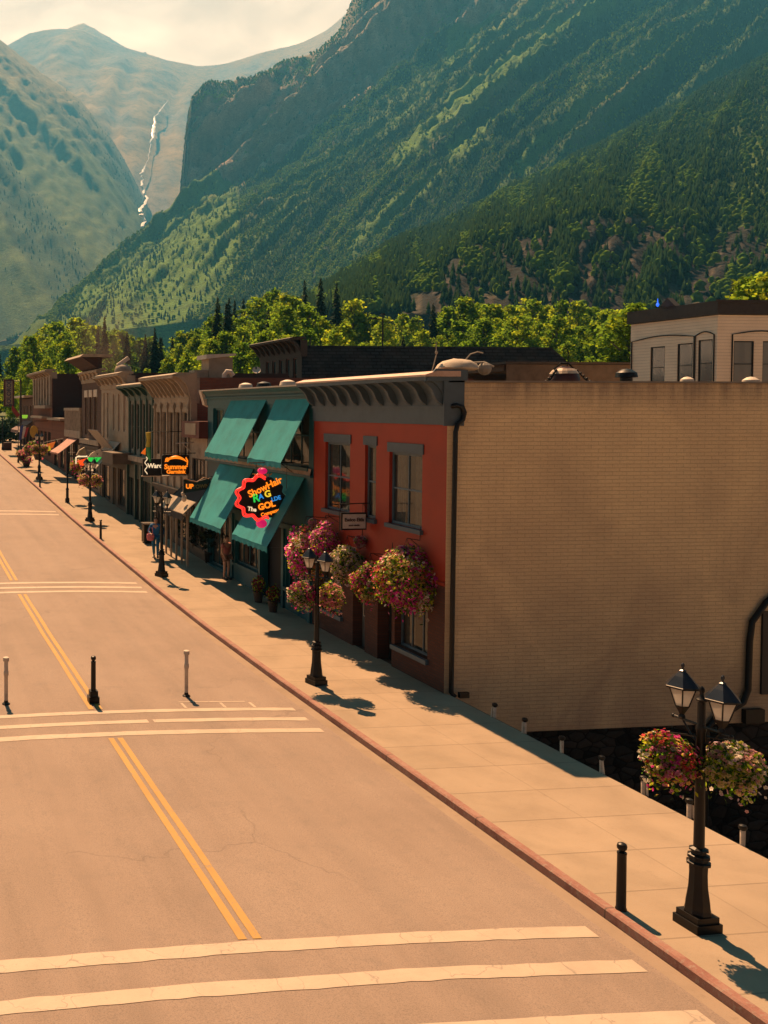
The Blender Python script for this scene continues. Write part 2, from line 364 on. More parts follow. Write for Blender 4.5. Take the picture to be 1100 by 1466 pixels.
n.links.new(cc, b.inputs['Base Color']); b.inputs['Roughness'].default_value = .75; bump(n, b, w2, .5, .02); M_kerb = m
kb = MB()
for y0, y1 in zip(YS, YS[1:]):
    k = 5 if y0 < 40 and y0 >= 0 else 1
    for q in range(k):
        a, c_ = y0+(y1-y0)*q/k, y0+(y1-y0)*(q+1)/k
        j = lambda t: .008*noise.noise(Vector((t*3.1, 0, 0)))
        sec = lambda t: [(XK+j(t), t, gz(t)-.3), (XK+.012+j(t), t, gz(t)+WZ-.02), (XK+.04, t, gz(t)+WZ+.004), (XK+.16, t, gz(t)+WZ+.004), (XK+.17, t, gz(t)-.3)]
        kb.add(sec(a)+sec(c_), [(i, i+1, i+6, i+5) for i in range(4)])
struct(kb.build('kerb', M_kerb))
strip('far_pavement', M_walk, XL-4, XL-.16, WZ, -.4); strip('far_kerb', M_gutter, XL-.155, XL, WZ+.004, -.3)
# retaining wall of the bridge side, below the pavement edge
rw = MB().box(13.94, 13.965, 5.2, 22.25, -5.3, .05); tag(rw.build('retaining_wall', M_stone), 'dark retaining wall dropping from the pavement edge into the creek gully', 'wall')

def paintmat(name, c, wear=.5):
    m, n, b, o = nt(name); P = position(n)
    f = noise_n(n, P, 1.4, 6, .65, .6); g_ = noise_n(n, P, 22, 4, .75)
    cc = ramp(n, f, [(.3, tuple(k*.85 for k in c)), (.6, c)])
    cc = mixc(n, ramp(n, g_, [(.6,0),(.68,wear)]), cc, (.21,.18,.155))
    vo = n.nodes.new('ShaderNodeTexVoronoi'); vo.feature = 'DISTANCE_TO_EDGE'; vo.inputs['Scale'].default_value = 1.1
    nv = n.nodes.new('ShaderNodeTexNoise'); nv.inputs['Scale'].default_value = 3; nv.inputs['Detail'].default_value = 5; n.links.new(P, nv.inputs['Vector'])
    vm = n.nodes.new('ShaderNodeVectorMath'); vm.operation = 'MULTIPLY_ADD'; n.links.new(nv.outputs['Color'], vm.inputs[0]); vm.inputs[1].default_value = (.5,.5,0); n.links.new(P, vm.inputs[2]); n.links.new(vm.outputs[0], vo.inputs['Vector'])
    cc = mixc(n, ramp(n, vo.outputs[0], [(0,.7),(.008,.0)]), cc, (.16,.135,.115))
    n.links.new(cc, b.inputs['Base Color']); b.inputs['Roughness'].default_value = .7; bump(n, b, g_, .2, .01); return m
M_wpaint = paintmat('white_road_paint', (.40,.315,.24)); M_ypaint = paintmat('yellow_road_paint', (.36,.20,.035), .4)
def paint_strip(name, mat, x0, x1, y0, y1, along='x', step=.25, jag=.012):
    b = MB(); rnd = random.Random(name+str(y0)+str(x0))
    if along == 'x':
        k = max(2, int((x1-x0)/step)); L = []
        for i in range(k+1):
            x = x0+(x1-x0)*i/k; e = jag*(rnd.random()-.5)*2; e2 = jag*(rnd.random()-.5)*2; wv = .03*noise.noise(Vector((x*.5, y0, 0)))
            L.append(((x, y0+e+wv, road_z(x, y0)+.006), (x, y1+e2+wv, road_z(x, y1)+.006)))
    else:
        k = max(2, int((y1-y0)/(step*2))); L = []
        for i in range(k+1):
            y = y0+(y1-y0)*i/k; wv = .015*noise.noise(Vector((y*.3, x0, 0)))
            L.append(((x1+wv+jag*.4*(rnd.random()-.5), y, road_z(x1, y)+.006), (x0+wv+jag*.4*(rnd.random()-.5), y, road_z(x0, y)+.006)))
    for (a, c_), (d, e) in zip(L, L[1:]): b.add([a, d, e, c_], [(0,1,2,3)])
    return struct(b.build(name, mat))
for y0, y1, segs in ((11.95,12.22,[(XL+.3,9.75)]), (11.12,11.39,[(XL+.3,9.78)]), (10.05,10.33,[(XL+.3,9.75)]),
                     (21.85,22.07,[(XL+.3,9.72)]), (21.12,21.34,[(XL+.3,5.85),(5.98,9.72)]), (20.32,20.58,[(XL+.3,9.72)])):
    for a, c_ in segs: paint_strip('crosswalk_stripe', M_wpaint, a, c_, y0, y1)
for v in (835.3, 841.9, 848.3):
    y = onG(60, v).y; paint_strip('crosswalk_stripe', M_wpaint, XL+.3, 9.8, y-.14, y+.14)
for v in (731.3, 735.8):
    y = onG(60, v).y; paint_strip('crosswalk_stripe', M_wpaint, XL+.3, 9.8, y-.17, y+.17)
yA = onG(60, 848.3).y-.35; yB = onG(60, 833).y+.2; yC = onG(60,737).y-.4; yD = onG(60,729).y+.4
for y0, y1 in ((12.27,20.2),(22.2,yA),(yB,yC),(yD,112)):
    for x in (4.66, 4.87): paint_strip('centre_line', M_ypaint, x, x+.125, y0, y1, 'y')
# small painted box near the middle crossing
for a in ((7.0,22.42,9.0,22.47),): paint_strip('painted_box', M_wpaint, a[0], a[2]-.3, a[1]+.12, a[3]+.12)
for x in (7.0, 8.0, 8.75): paint_strip('painted_box', M_wpaint, x, x+.07, 22.1, 22.5, 'y', .1)

# ---------------------------------------------------------------- building kit
def fmap(x):            # wall plane facing the street (-X); a = Y, b = Z, d = depth into the building
    return lambda a, b, d: (x+d, a, b)
def smap(y):            # wall plane facing the camera (-Y); a = X
    return lambda a, b, d: (a, y+d, b)
def holed(fn, a0, a1, b0, b1, holes, d=.18, jamb=True):
    A = sorted({a0, a1, *[h[0] for h in holes], *[h[1] for h in holes]}); A = [k for k in A if a0 <= k <= a1]
    B = sorted({b0, b1, *[h[2] for h in holes], *[h[3] for h in holes]}); B = [k for k in B if b0 <= k <= b1]
    b = MB()
    for p, q in zip(A, A[1:]):
        for r_, s_ in zip(B, B[1:]):
            ca, cb = (p+q)/2, (r_+s_)/2
            if any(h[0] < ca < h[1] and h[2] < cb < h[3] for h in holes): continue
            b.quad(fn(p,r_,0), fn(q,r_,0), fn(q,s_,0), fn(p,s_,0))
    if jamb:
        for h0, h1, h2, h3 in holes:
            b.quad(fn(h0,h2,0), fn(h0,h2,d), fn(h0,h3,d), fn(h0,h3,0)); b.quad(fn(h1,h2,0), fn(h1,h3,0), fn(h1,h3,d), fn(h1,h2,d))
            b.quad(fn(h0,h2,0), fn(h1,h2,0), fn(h1,h2,d), fn(h0,h2,d)); b.quad(fn(h0,h3,0), fn(h0,h3,d), fn(h1,h3,d), fn(h1,h3,0))
    return b
def fbox(b, fn, a0, a1, b0, b1, d0, d1, mi=0):
    vs = [fn(a, c_, d) for d in (d0, d1) for c_ in (b0, b1) for a in (a0, a1)]
    return b.add(vs, [(0,2,3,1),(4,5,7,6),(0,1,5,4),(2,6,7,3),(0,4,6,2),(1,3,7,5)], mi)
def window(par, fn, h, frame, nv=0, nh=1, fw=.06, d=.10, gl=None, curt=True, sill=None, name='window', cm=None, sash=None):
    a0, a1, b0, b1 = h; e = .002; a0 += e; a1 -= e; b0 += e; b1 -= e
    b = MB(); fbox(b, fn, a0, a0+fw, b0, b1, d-.03, d+.03); fbox(b, fn, a1-fw, a1, b0, b1, d-.03, d+.03)
    fbox(b, fn, a0+fw, a1-fw, b0, b0+fw, d-.03, d+.03); fbox(b, fn, a0+fw, a1-fw, b1-fw, b1, d-.03, d+.03)
    mw = fw*.5
    for k in range(nv):
        a = a0+(a1-a0)*(k+1)/(nv+1); fbox(b, fn, a-mw/2, a+mw/2, b0+fw, b1-fw, d-.02, d+.015)
    for k in range(nh):
        c_ = b0+(b1-b0)*(k+1)/(nh+1); fbox(b, fn, a0+fw, a1-fw, c_-mw*.7, c_+mw*.7, d-.026, d+.012)
    w_ = b.build(name, frame, par)
    MB().quad(fn(a0+fw,b0+fw,d+.005), fn(a1-fw,b0+fw,d+.005), fn(a1-fw,b1-fw,d+.005), fn(a0+fw,b1-fw,d+.005)).build('pane', gl or M_glass, w_)
    if curt:
        c_ = MB(); W = a1-a0
        for s0, s1 in ((a0+.02, a0+W*.36), (a1-W*.36, a1-.02)):
            k = 10; z0 = b0+.02; z1 = b1-.02
            for q in range(k):
                p0, p1 = s0+(s1-s0)*q/k, s0+(s1-s0)*(q+1)/k; d0, d1 = d+.05+.02*(q%2), d+.05+.02*((q+1)%2)
                c_.quad(fn(p0,z0,d0), fn(p1,z0,d1), fn(p1,z1,d1), fn(p0,z1,d0))
        c_.build('curtain', cm or M_curt, w_)
    # dark sheet standing in for the unlit room behind
    MB().quad(fn(a0,b0,d+.32), fn(a1,b0,d+.32), fn(a1,b1,d+.32), fn(a0,b1,d+.32)).build('dark_room_sheet', M_dark, w_)
    if sill:
        s_ = MB(); fbox(s_, fn, a0-.08, a1+.08, b0-.12, b0-.003, -.10, -.002); s_.build('sill', sill, w_)
    return w_
def body(par, mat, x0, x1, y0, y1, z0, z1, name='side_wall', roof=M_asph_roof, rz=-.35, front=.5):
    """outer walls other than the street front: near side, far side, back, and the flat roof behind a parapet"""
    b = MB(); t = .25
    b.quad((x0,y0,z0),(x1,y0,z0),(x1,y0,z1),(x0,y0,z1)); b.quad((x0,y1,z0),(x0,y1,z1),(x1,y1,z1),(x1,y1,z0)); b.quad((x1,y0,z0),(x1,y1,z0),(x1,y1,z1),(x1,y0,z1))
    for a in ((x0,x1,y0,y0+t),(x0,x1,y1-t,y1),(x1-t,x1,y0+t,y1-t),(x0,x0+t,y0+t,y1-t)):   # parapet tops
        b.quad((a[0],a[2],z1),(a[1],a[2],z1),(a[1],a[3],z1),(a[0],a[3],z1))
    b.quad((x0,y0+t,z1),(x1,y0+t,z1),(x1,y0+t,z1+rz),(x0,y0+t,z1+rz)); b.quad((x0,y1-t,z1),(x1,y1-t,z1),(x1,y1-t,z1+rz),(x0,y1-t,z1+rz))
    b.quad((x0+t,y0,z1),(x0+t,y1,z1),(x0+t,y1,z1+rz),(x0+t,y0,z1+rz)); b.quad((x1-t,y0,z1),(x1-t,y1,z1),(x1-t,y1,z1+rz),(x1-t,y0,z1+rz))
    w_ = b.build(name, mat, par)
    MB().quad((x0+t,y0+t,z1+rz),(x1-t,y0+t,z1+rz),(x1-t,y1-t,z1+rz),(x0+t,y1-t,z1+rz)).build('roof', roof, par)
    return w_
def cornice(par, x, y0, y1, z0, z1, proj, mat, cap, nb=8, frieze=.4, bw=.14, ends=True, bz=None):
    """bracketed cornice: frieze board, coved soffit, brackets and a sloping metal cap"""
    b = MB()
    b.box(x-.06, x+.02, y0, y1, z0, z0+frieze); b.box(x-.10, x+.02, y0-.02, y1+.02, z0+frieze, z0+frieze+.06)
    zc = z0+frieze+.06; zt = z1-.24
    prof = [(x+.02, zc)]+[(x-.07-(proj-.14)*(1-math.cos(t)), zc+(zt-zc)*math.sin(t)) for t in [math.pi/2*k/6 for k in range(7)]]+[(x+.02, zt)]
    b.prism([(p[0], y0, p[1]) for p in prof], (0, y1-y0, 0))
    b.box(x-proj+.02, x+.02, y0-.04, y1+.04, zt, zt+.10)
    c_ = b.build('cornice', mat, par)
    cp = MB(); zz = zt+.10
    cp.prism([(x-proj, y0-.08, zz), (x-proj, y0-.08, zz+.05), (x-proj+.30, y0-.08, z1), (x+.3, y0-.08, z1), (x+.3, y0-.08, zz)], (0, y1-y0+.16, 0))
    cp.build('cap', cap, c_)
    for k in range(nb):
        bb = MB()
        y = y0+.1+(y1-y0-.2)*k/(nb-1)
        pr = [(x-.05, zc+.02)]+[(x-.10-(proj-.12)*t**1.3-.05*math.sin(t*math.pi*2), zc+.02+(zt-zc-.03)*t) for t in [q/7 for q in range(1,8)]]+[(x-.05, zt-.005)]
        bb.prism([(p[0]-.035, y-bw/2, p[1]) for p in pr], (0, bw, 0)); bb.build('bracket', mat, c_)
    if ends:
        e = MB(); e.box(x-.12, x+.42, y0-.05, y0-.003, z0-.02, zt); e.build('end_board', mat, c_)
    return c_
def awning(par, y0, y1, zt, xb, zb, mat, x=13.85, val=.22, sag=.09, scal=True, name='awning', nv=16, label=None):
    b = MB()
    def f(u, v):
        y = y0+(y1-y0)*u; X_ = (x-.04)+(xb-x+.04)*v; Z = zt+(zb-zt)*v
        s_ = sag*math.sin(math.pi*v)*(1-.35*abs(math.cos(math.pi*u*2))) + .022*math.sin(u*math.pi*6+.6)*v*(.6+.4*math.sin(v*9+u*5))
        return (X_, y, Z-s_)
    b.grid(f, 16, 12)
    b.grid(lambda u, v: (xb+.004-.01*math.sin(u*40)*v, y0+(y1-y0)*u, zb-v*(val*(1-.22*abs(math.sin(math.pi*u*nv/2))) if scal else val)), 64, 3)
    fab = b.build(name, mat, par, smooth=True, label=label)
    fr = MB(); 
    for y in (y0+.03, y1-.03): fr.tube([(x-.03,y,zt-.03),(xb+.02,y,zb-.03),(x-.03,y,zb-.03)], .015, 6)
    fr.tube([(xb+.02,y0+.03,zb-.035),(xb+.02,y1-.03,zb-.035)], .015, 6)
    fr.build('frame', M_iron, fab)
    return fab
FONT = None
def text_mb(s, size, bold=0):
    cu = bpy.data.curves.new('lettering', 'FONT'); cu.body = s; cu.size = size; cu.align_x = 'CENTER'; cu.align_y = 'CENTER'
    cu.extrude = .006; cu.offset = bold; cu.resolution_u = 3
    o = bpy.data.objects.new('lettering', cu); sc.collection.objects.link(o)
    dg = bpy.context.evaluated_depsgraph_get(); ev = o.evaluated_get(dg); me = ev.to_mesh()
    vs = [tuple(v.co) for v in me.vertices]; fs = [tuple(p.vertices) for p in me.polygons]
    ev.to_mesh_clear(); bpy.data.objects.remove(o); bpy.data.curves.remove(cu)
    return vs, fs
def letters(par, s, c, size, mat, tilt=0, sx=1, name='lettering', bold=0, rz=0, mi=0):
    """lettering facing -Y (towards the camera side) centred at c; tilt turns it within its own plane"""
    vs, fs = text_mb(s, size, bold); M = Matrix.Translation(c) @ Matrix.Rotation(rz,4,'Z') @ Matrix.Rotation(math.pi/2,4,'X') @ Matrix.Rotation(tilt,4,'Z') @ Matrix.Diagonal((sx,1,1,1))
    return MB().add([M @ Vector(v) for v in vs], fs).build(name, mat, par)

# ---------------------------------------------------------------- the red corner building
B1Y0, B1Y1 = 22.35, 29.9
t1 = thing('commercial_building', 'red painted corner building with blue grey bracketed cornice and long tan brick side wall', 'building', (XW, B1Y0, 0), world=True)
fn = fmap(XW)
ups = [(23.45,25.12,4.08,6.08), (25.85,26.5,4.08,6.22), (27.42,29.08,4.08,6.22)]
holed(fn, B1Y0, B1Y1, 2.82, 6.9, ups, .2).build('front_wall', M_red, t1)
grd = [(23.12,24.74,.72,2.45), (24.9,25.68,.06,2.5), (26.42,27.16,.06,2.35), (27.85,29.42,.80,2.5)]
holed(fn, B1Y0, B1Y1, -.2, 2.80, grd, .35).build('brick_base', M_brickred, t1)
MB().box(XW-.03, XW, B1Y0-.002, B1Y1, 2.79, 2.87).build('string_course', M_red, t1)
for h, nv in zip(ups, (1,0,1)):
    w_ = window(t1, fn, h, M_bluesill, nv, 1, .07, .12, None, True, M_bluegrey)
    b = MB(); fbox(b, fn, h[0]-.07, h[1]+.07, h[3]+.003, h[3]+.27, -.035, -.002); b.build('lintel', M_bluegrey, w_)
window(t1, fn, grd[0], M_bluesill, 2, 0, .07, .22, M_glassd, True, M_bluesill, name='shop_window')
window(t1, fn, grd[3], M_bluesill, 2, 0, .07, .22, M_glassd, True, M_bluesill, name='shop_window')
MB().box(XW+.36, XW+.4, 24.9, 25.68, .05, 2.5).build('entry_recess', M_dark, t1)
d_ = MB(); fbox(d_, fn, 26.43, 27.15, .07, 2.34, .3, .35); D_ = d_.build('door', pm('grey_door_paint', (.12,.12,.11), .5), t1)
d_ = MB()
for a in ((26.52,26.56,1.0,2.1),(27.02,27.06,1.0,2.1),(26.56,27.02,1.0,1.04),(26.56,27.02,2.06,2.1)): fbox(d_, fn, *a, .285, .299)
d_.build('light_frame', M_white, D_); d_ = MB(); fbox(d_, fn, 26.56, 27.02, 1.04, 2.06, .292, .299); d_.build('door_pane', M_glassd, D_)
MB().tube([(XW+.24,26.5,1.0),(XW+.24,26.5,1.2)], .015, 6).build('handle', M_white, D_)
# tan painted brick side wall with soot band and stains
m, n, b, o = nt('tan_painted_brick'); P = position(n)
v = swz(n, P, ('X','Z',None)); t = n.nodes.new('ShaderNodeTexBrick')
nn = n.nodes.new('ShaderNodeTexNoise'); nn.inputs['Scale'].default_value = 1.2; nn.inputs['Detail'].default_value = 4; n.links.new(P, nn.inputs['Vector'])
vm = n.nodes.new('ShaderNodeVectorMath'); vm.operation = 'MULTIPLY_ADD'; n.links.new(nn.outputs['Color'], vm.inputs[0]); vm.inputs[1].default_value = (.012,.022,0); n.links.new(v, vm.inputs[2]); n.links.new(vm.outputs[0], t.inputs['Vector'])
t.inputs['Scale'].default_value = 1; t.inputs['Brick Width'].default_value = .4; t.inputs['Row Height'].default_value = .098; t.inputs['Mortar Size'].default_value = .008; t.inputs['Mortar Smooth'].default_value = .6
t.inputs['Color1'].default_value = (.77,.575,.33,1); t.inputs['Color2'].default_value = (.73,.54,.31,1); t.inputs['Mortar'].default_value = (.60,.44,.25,1)
s = n.nodes.new('ShaderNodeSeparateXYZ'); n.links.new(P, s.inputs[0])
big = noise_n(n, P, .35, 7, .6, .7); fine = noise_n(n, P, 26, 4, .6); streak = noise_n(n, maps(n, P, (1.4,1,.12)), 2.2, 6, .65)
cc = mixc(n, ramp(n, big, [(.40,0),(.66,.42)]), t.outputs['Color'], (.34,.235,.16))
topb = n.nodes.new('ShaderNodeMapRange'); n.links.new(s.outputs['Z'], topb.inputs[0]); topb.inputs[1].default_value = 7.2; topb.inputs[2].default_value = 7.93
cc = mixc(n, math_n(n, 'MULTIPLY', topb.outputs[0], ramp(n, streak, [(.35,.25),(.62,.85)])), cc, (.20,.155,.12))
lowb = n.nodes.new('ShaderNodeMapRange'); n.links.new(s.outputs['Z'], lowb.inputs[0]); lowb.inputs[1].default_value = 3.2; lowb.inputs[2].default_value = -1
cc = mixc(n, math_n(n, 'MULTIPLY', lowb.outputs[0], ramp(n, big, [(.35,.35),(.65,.8)])), cc, (.28,.195,.135))
cc = mixc(n, ramp(n, fine, [(.3,.25),(.5,0)]), cc, (.2,.14,.1))
n.links.new(cc, b.inputs['Base Color']); b.inputs['Roughness'].default_value = .8; b.inputs['Specular IOR Level'].default_value = .25
bump(n, b, math_n(n, 'ADD', math_n(n, 'MULTIPLY', t.outputs['Fac'], -.9), math_n(n, 'MULTIPLY', fine, .7)), .75, .014); M_tanbrick = m
side = body(t1, M_tanbrick, XW, 33, B1Y0, B1Y1, -1.0, 7.95, 'side_wall')
MB().box(XW-.004, 33, B1Y0-.05, B1Y0+.25, 7.955, 8.0).build('coping', pm('grey_flashing', (.2,.17,.14), .6, .3), t1)
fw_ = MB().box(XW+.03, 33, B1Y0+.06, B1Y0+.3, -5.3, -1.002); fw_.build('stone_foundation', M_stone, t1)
cornice(t1, XW, B1Y0, B1Y1, 6.88, 8.24, .64, M_bluegrey, M_capmetal, 11, .42, .11)
c_ = MB(); c_.prism([(XW+.5,B1Y0-.06,8.0),(XW-.7+.06,B1Y0-.06,7.98),(XW-.35,B1Y0-.06,8.3),(XW+.5,B1Y0-.06,8.26)], (0,.05,0)); c_.build('cornice_return', M_bluegrey, t1)
dp = MB(); dp.tube([(XW+.10,B1Y0-.02,7.35),(XW+.16,B1Y0-.12,7.38),(XW+.32,B1Y0-.12,7.34),(XW+.38,B1Y0-.12,7.2),(XW+.34,B1Y0-.12,7.02),(XW+.2,B1Y0-.12,6.9),(XW+.15,B1Y0-.12,6.7),(XW+.13,B1Y0-.12,3.5),(XW+.12,B1Y0-.12,.12),(XW+.2,B1Y0-.16,.02)], .06, 10)
dp.build('downpipe', M_iron, t1, smooth=True)
cp = MB(); cp.tube([(24.2,B1Y0-.1,3.0),(23.3,B1Y0-.1,2.62),(22.75,B1Y0-.1,2.2),(22.36,B1Y0-.1,1.7),(22.3,B1Y0-.1,1.2),(22.28,B1Y0-.1,-.1),(22.15,B1Y0-.1,-.42),(21.8,B1Y0-.1,-.62),(21.4,B1Y0-.1,-.75),(21.1,B1Y0-.1,-1.1),(21.1,B1Y0-.1,-5)], .075, 10)
cp.build('wall_pipe', M_iron, t1, smooth=True)
b = MB(); fbox(b, smap(B1Y0), 22.72, 24.0, -.25, 1.95, -.06, -.004); bs = b.build('shutter', pm('black_shutter', (.012,.014,.018), .5), t1)
MB().box(22.2, 22.75, B1Y0-.14, B1Y0-.004, -.98, -.62).build('vent_box', M_iron, t1)
MB().box(XW+.25, XW+.5, B1Y0-.3, B1Y0-.2, .02, .16).build('meter', M_iron, t1)
MB().tube([(13.86,24.0,3.38),(13.7,24.0,3.36),(13.68,24.0,3.2)], .02, 6).build('hook', M_iron, t1)

# ---------------------------------------------------------------- the teal building
t2 = thing('commercial_building', 'two storey teal building with four big teal canvas awnings beside the red building', 'building', (XW, 30, 0), world=True)
T0, T1 = 29.95, 40.6
up2 = [(30.3,32.9,5.3,7.45), (34.6,37.6,5.3,7.45), (38.6,39.9,5.3,7.3)]
gr2 = [(30.3,32.1,.95,2.75), (32.45,34.3,.1,3.0), (34.55,37.15,1.02,2.75), (37.7,40.2,.5,2.8)]
holed(fn, T0, T1, -.2, 7.75, up2+gr2, .25).build('front_wall', M_teal, t2)
for h in up2: window(t2, fn, h, M_teal, 2, 1, .08, .14, None, True, M_teal)
for h, k in ((gr2[0],2),(gr2[2],3),(gr2[3],2)): window(t2, fn, h, M_teal, k, 0, .08, .14, M_glassd, True, M_teal, name='shop_window')
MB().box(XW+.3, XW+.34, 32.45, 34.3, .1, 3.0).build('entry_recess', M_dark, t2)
body(t2, M_brickredx, XW, 30, T0, T1, -.4, 7.9)
c_ = MB(); c_.box(XW-.05, XW+.02, T0, T1, 7.45, 7.72); c_.box(XW-.16, XW+.02, T0, T1, 7.72, 7.78)
c_.prism([(XW+.02,T0,7.78),(XW-.1,T0,7.78),(XW-.15,T0,7.9),(XW-.25,T0,8.0),(XW-.25,T0,8.05),(XW+.02,T0,8.05)], (0,T1-T0,0)); cc_ = c_.build('cornice', M_teal, t2)
MB().box(XW-.40, XW+.3, T0-.02, T1+.05, 8.053, 8.10).build('cap', M_white, cc_)
MB().prism([(XW-.3,T1+.06,8.05),(XW+.1,T1+.06,8.05),(XW+.1,T1+.06,7.35),(XW-.12,T1+.06,7.45)], (0,.3,0)).build('corbel', M_white, t2)
awning(t2, 30.02, 33.0, 7.64, 12.74, 5.5, M_tealfab); awning(t2, 33.85, 37.6, 7.64, 12.70, 5.5, M_tealfab)
awning(t2, 30.55, 33.85, 4.95, 12.5, 2.62, M_tealfab); awning(t2, 35.1, 38.9, 4.95, 12.5, 2.66, M_tealfab)
b = MB(); b.grid(lambda u, v: (XW-.06-.05*v, 29.98+10.5*u, 5.28-v*(.2+.07*abs(math.sin(u*math.pi*24)))), 240, 2); b.build('scalloped_trim', M_offw, t2)
b = MB().box(XW-.12, XW, T0, T1, 4.98, 5.06); b.box(XW-.06, XW, T0, T1, 3.02, 3.2)
for y in (30.1, 32.28, 34.42, 37.4, 40.4): b.box(XW-.07, XW, y-.09, y+.09, -.1, 3.0)
b.build('pilasters', M_teal, t2)

# ---------------------------------------------------------------- annex, tan, green, cream, brown, etc.
tA = thing('shop_building', 'low brick shop with maroon parapet squeezed between the teal and the tan buildings', 'building', (XW, 41, .4), world=True)
a0, a1 = 40.65, 43.0
holed(fn, a0, a1, .1, 5.95, [(40.9,42.8,3.5,5.0),(40.9,42.8,.9,2.8)], .2).build('front_wall', M_offw, tA)
window(tA, fn, (40.9,42.8,3.5,5.0), M_darkwood, 3, 0, .06, .1); window(tA, fn, (40.9,42.8,.9,2.8), M_darkwood, 3, 0, .06, .1, name='shop_window')
body(tA, M_brickredx, XW, 26, a0, a1, -.2, 5.9)
MB().box(XW-.42, XW+.3, a0-.1, a1+.1, 5.96, 6.72).build('parapet', pm('maroon_paint', (.12,.03,.022), .6), tA)
MB().box(XW-.45, XW-.425, a0+.3, a1-.5, 6.1, 6.62).build('blank_panel', M_tan, tA)
aw = awning(tA, 39.3, 42.95, 4.0, 12.3, 2.75, pm('black_canvas', (.02,.02,.024), .8), name='awning', scal=False, val=.28)
MB().prism([(12.3,39.2,2.75),(12.85,39.2,3.25),(12.85,42.9,3.25),(12.3,42.9,2.75)], (0,0,.03)).build('valance', M_offw, aw)
for k in range(5): MB().box(12.6, 12.68, 39.6+k*.8, 39.68+k*.8, .35, 2.7).build('porch_post', M_offw, tA)

t3 = thing('commercial_building', 'tall tan building with wide curved cornice and brick side wall beyond the low shop', 'building', (XW, 43, .5), world=True)
a0, a1 = 43.05-1.4, 49.1
a0 = 43.05
tp = 8.9
ups = [(43.5+k*1.15, 44.15+k*1.15, 4.9, 7.1) for k in range(5)]
gr = gr3 = [(43.4,45.4,.9,3.0), (45.8,46.6,.3,3.0), (47.0,48.8,.9,3.0)]
holed(fn, a0, a1, .1, 8.0, ups+gr, .22).build('front_wall', M_offw, t3)
for h in ups: window(t3, fn, h, M_darkwood, 0, 1, .06, .12, cm=M_tan)
for h in (gr[0], gr[2]): window(t3, fn, h, M_darkwood, 2, 0, .06, .12, name='shop_window')
MB().box(XW+.3, XW+.34, 45.8, 46.6, .3, 3.0).build('entry_recess', M_dark, t3)
b = MB()
for k in range(6): y = 43.22+k*1.15; b.box(XW-.10, XW-.002, y-.08, y+.08, 3.4, 7.6); b.box(XW-.14, XW-.002, y-.12, y+.12, 7.3, 7.45)
b.box(XW-.14, XW-.002, a0, a1, 3.2, 3.38); b.build('pilasters', M_offw, t3)
b = MB()
for k in range(5):
    y = 43.825+k*1.15; b.add([(XW-.05, y+.42*math.cos(t), 7.12+.3*math.sin(t)) for t in [math.pi*q/8 for q in range(9)]]+[(XW-.003, y+.42*math.cos(t), 7.12+.3*math.sin(t)) for t in [math.pi*q/8 for q in range(9)]], [tuple(range(9)), *[(q,q+1,q+10,q+9) for q in range(8)]])
b.build('arched_hoods', M_tan, t3)
body(t3, M_brickredx, XW, 28, a0, a1, .0, 8.75)
cornice(t3, XW, a0, a1, 7.55, 8.98, .92, M_offw, M_tan, 9, .2, .1)
b = MB(); pr = [(XW+.25,0,7.5),(XW-.02,0,7.5)]+[(XW-.05-.85*(1-math.cos(q*math.pi/12)),0,7.55+1.25*math.sin(q*math.pi/12)) for q in range(1,7)]+[(XW+.25,0,8.95)]
b.prism([(p[0], a0-.16, p[2]) for p in pr], (0,.13,0)); b.build('cornice_end', M_tan, t3)
MB().box(XW-.02, XW+.28, a0-.12, a0-.003, 4.6, 7.5).build('corner_board', M_tan, t3)
MB().box(XW+2.0, XW+2.7, a0-.06, a0-.004, 6.2, 7.1).build('blocked_opening', M_tan, t3)

t4 = thing('commercial_building', 'narrow building with dark green cornice and tall green framed windows', 'building', (XW, 49, .7), world=True)
a0, a1 = 49.15, 54.9
ups = [(49.7+k*1.25, 50.4+k*1.25, 4.95, 7.55) for k in range(4)]; gr = gr4 = [(49.6,51.4,.9,3.3), (51.9,52.7,.5,3.3), (53.1,54.6,.9,3.3)]
holed(fn, a0, a1, .2, 8.2, ups+gr, .2).build('front_wall', pm('grey_green_wall', (.16,.15,.125), .75, 0, .25, 3), t4)
for h in ups: window(t4, fn, h, M_green, 0, 1, .07, .1, curt=False)
for h in (gr[0], gr[2]): window(t4, fn, h, M_green, 1, 0, .08, .1, name='shop_window')
MB().box(XW+.3, XW+.34, 51.9, 52.7, .5, 3.3).build('entry_recess', M_dark, t4)
b = MB(); b.box(XW-.35, XW-.002, a0, a1, 4.3, 4.6); b.build('ledge', M_offw, t4)
b = MB()
for y in (49.35, 51.65, 52.9, 54.75): b.box(XW-.14, XW-.002, y-.13, y+.13, .4, 4.28)
for k in range(5): b.box(XW-.1, XW-.003, 49.4+k*1.25-.09, 49.4+k*1.25+.09, 4.62, 8.2)
b.build('columns', M_green, t4)
body(t4, M_brickredx, XW, 28, a0, a1, .1, 8.4)
cornice(t4, XW, a0, a1, 7.75, 8.72, .78, M_green, M_offw, 5, .15, .2)

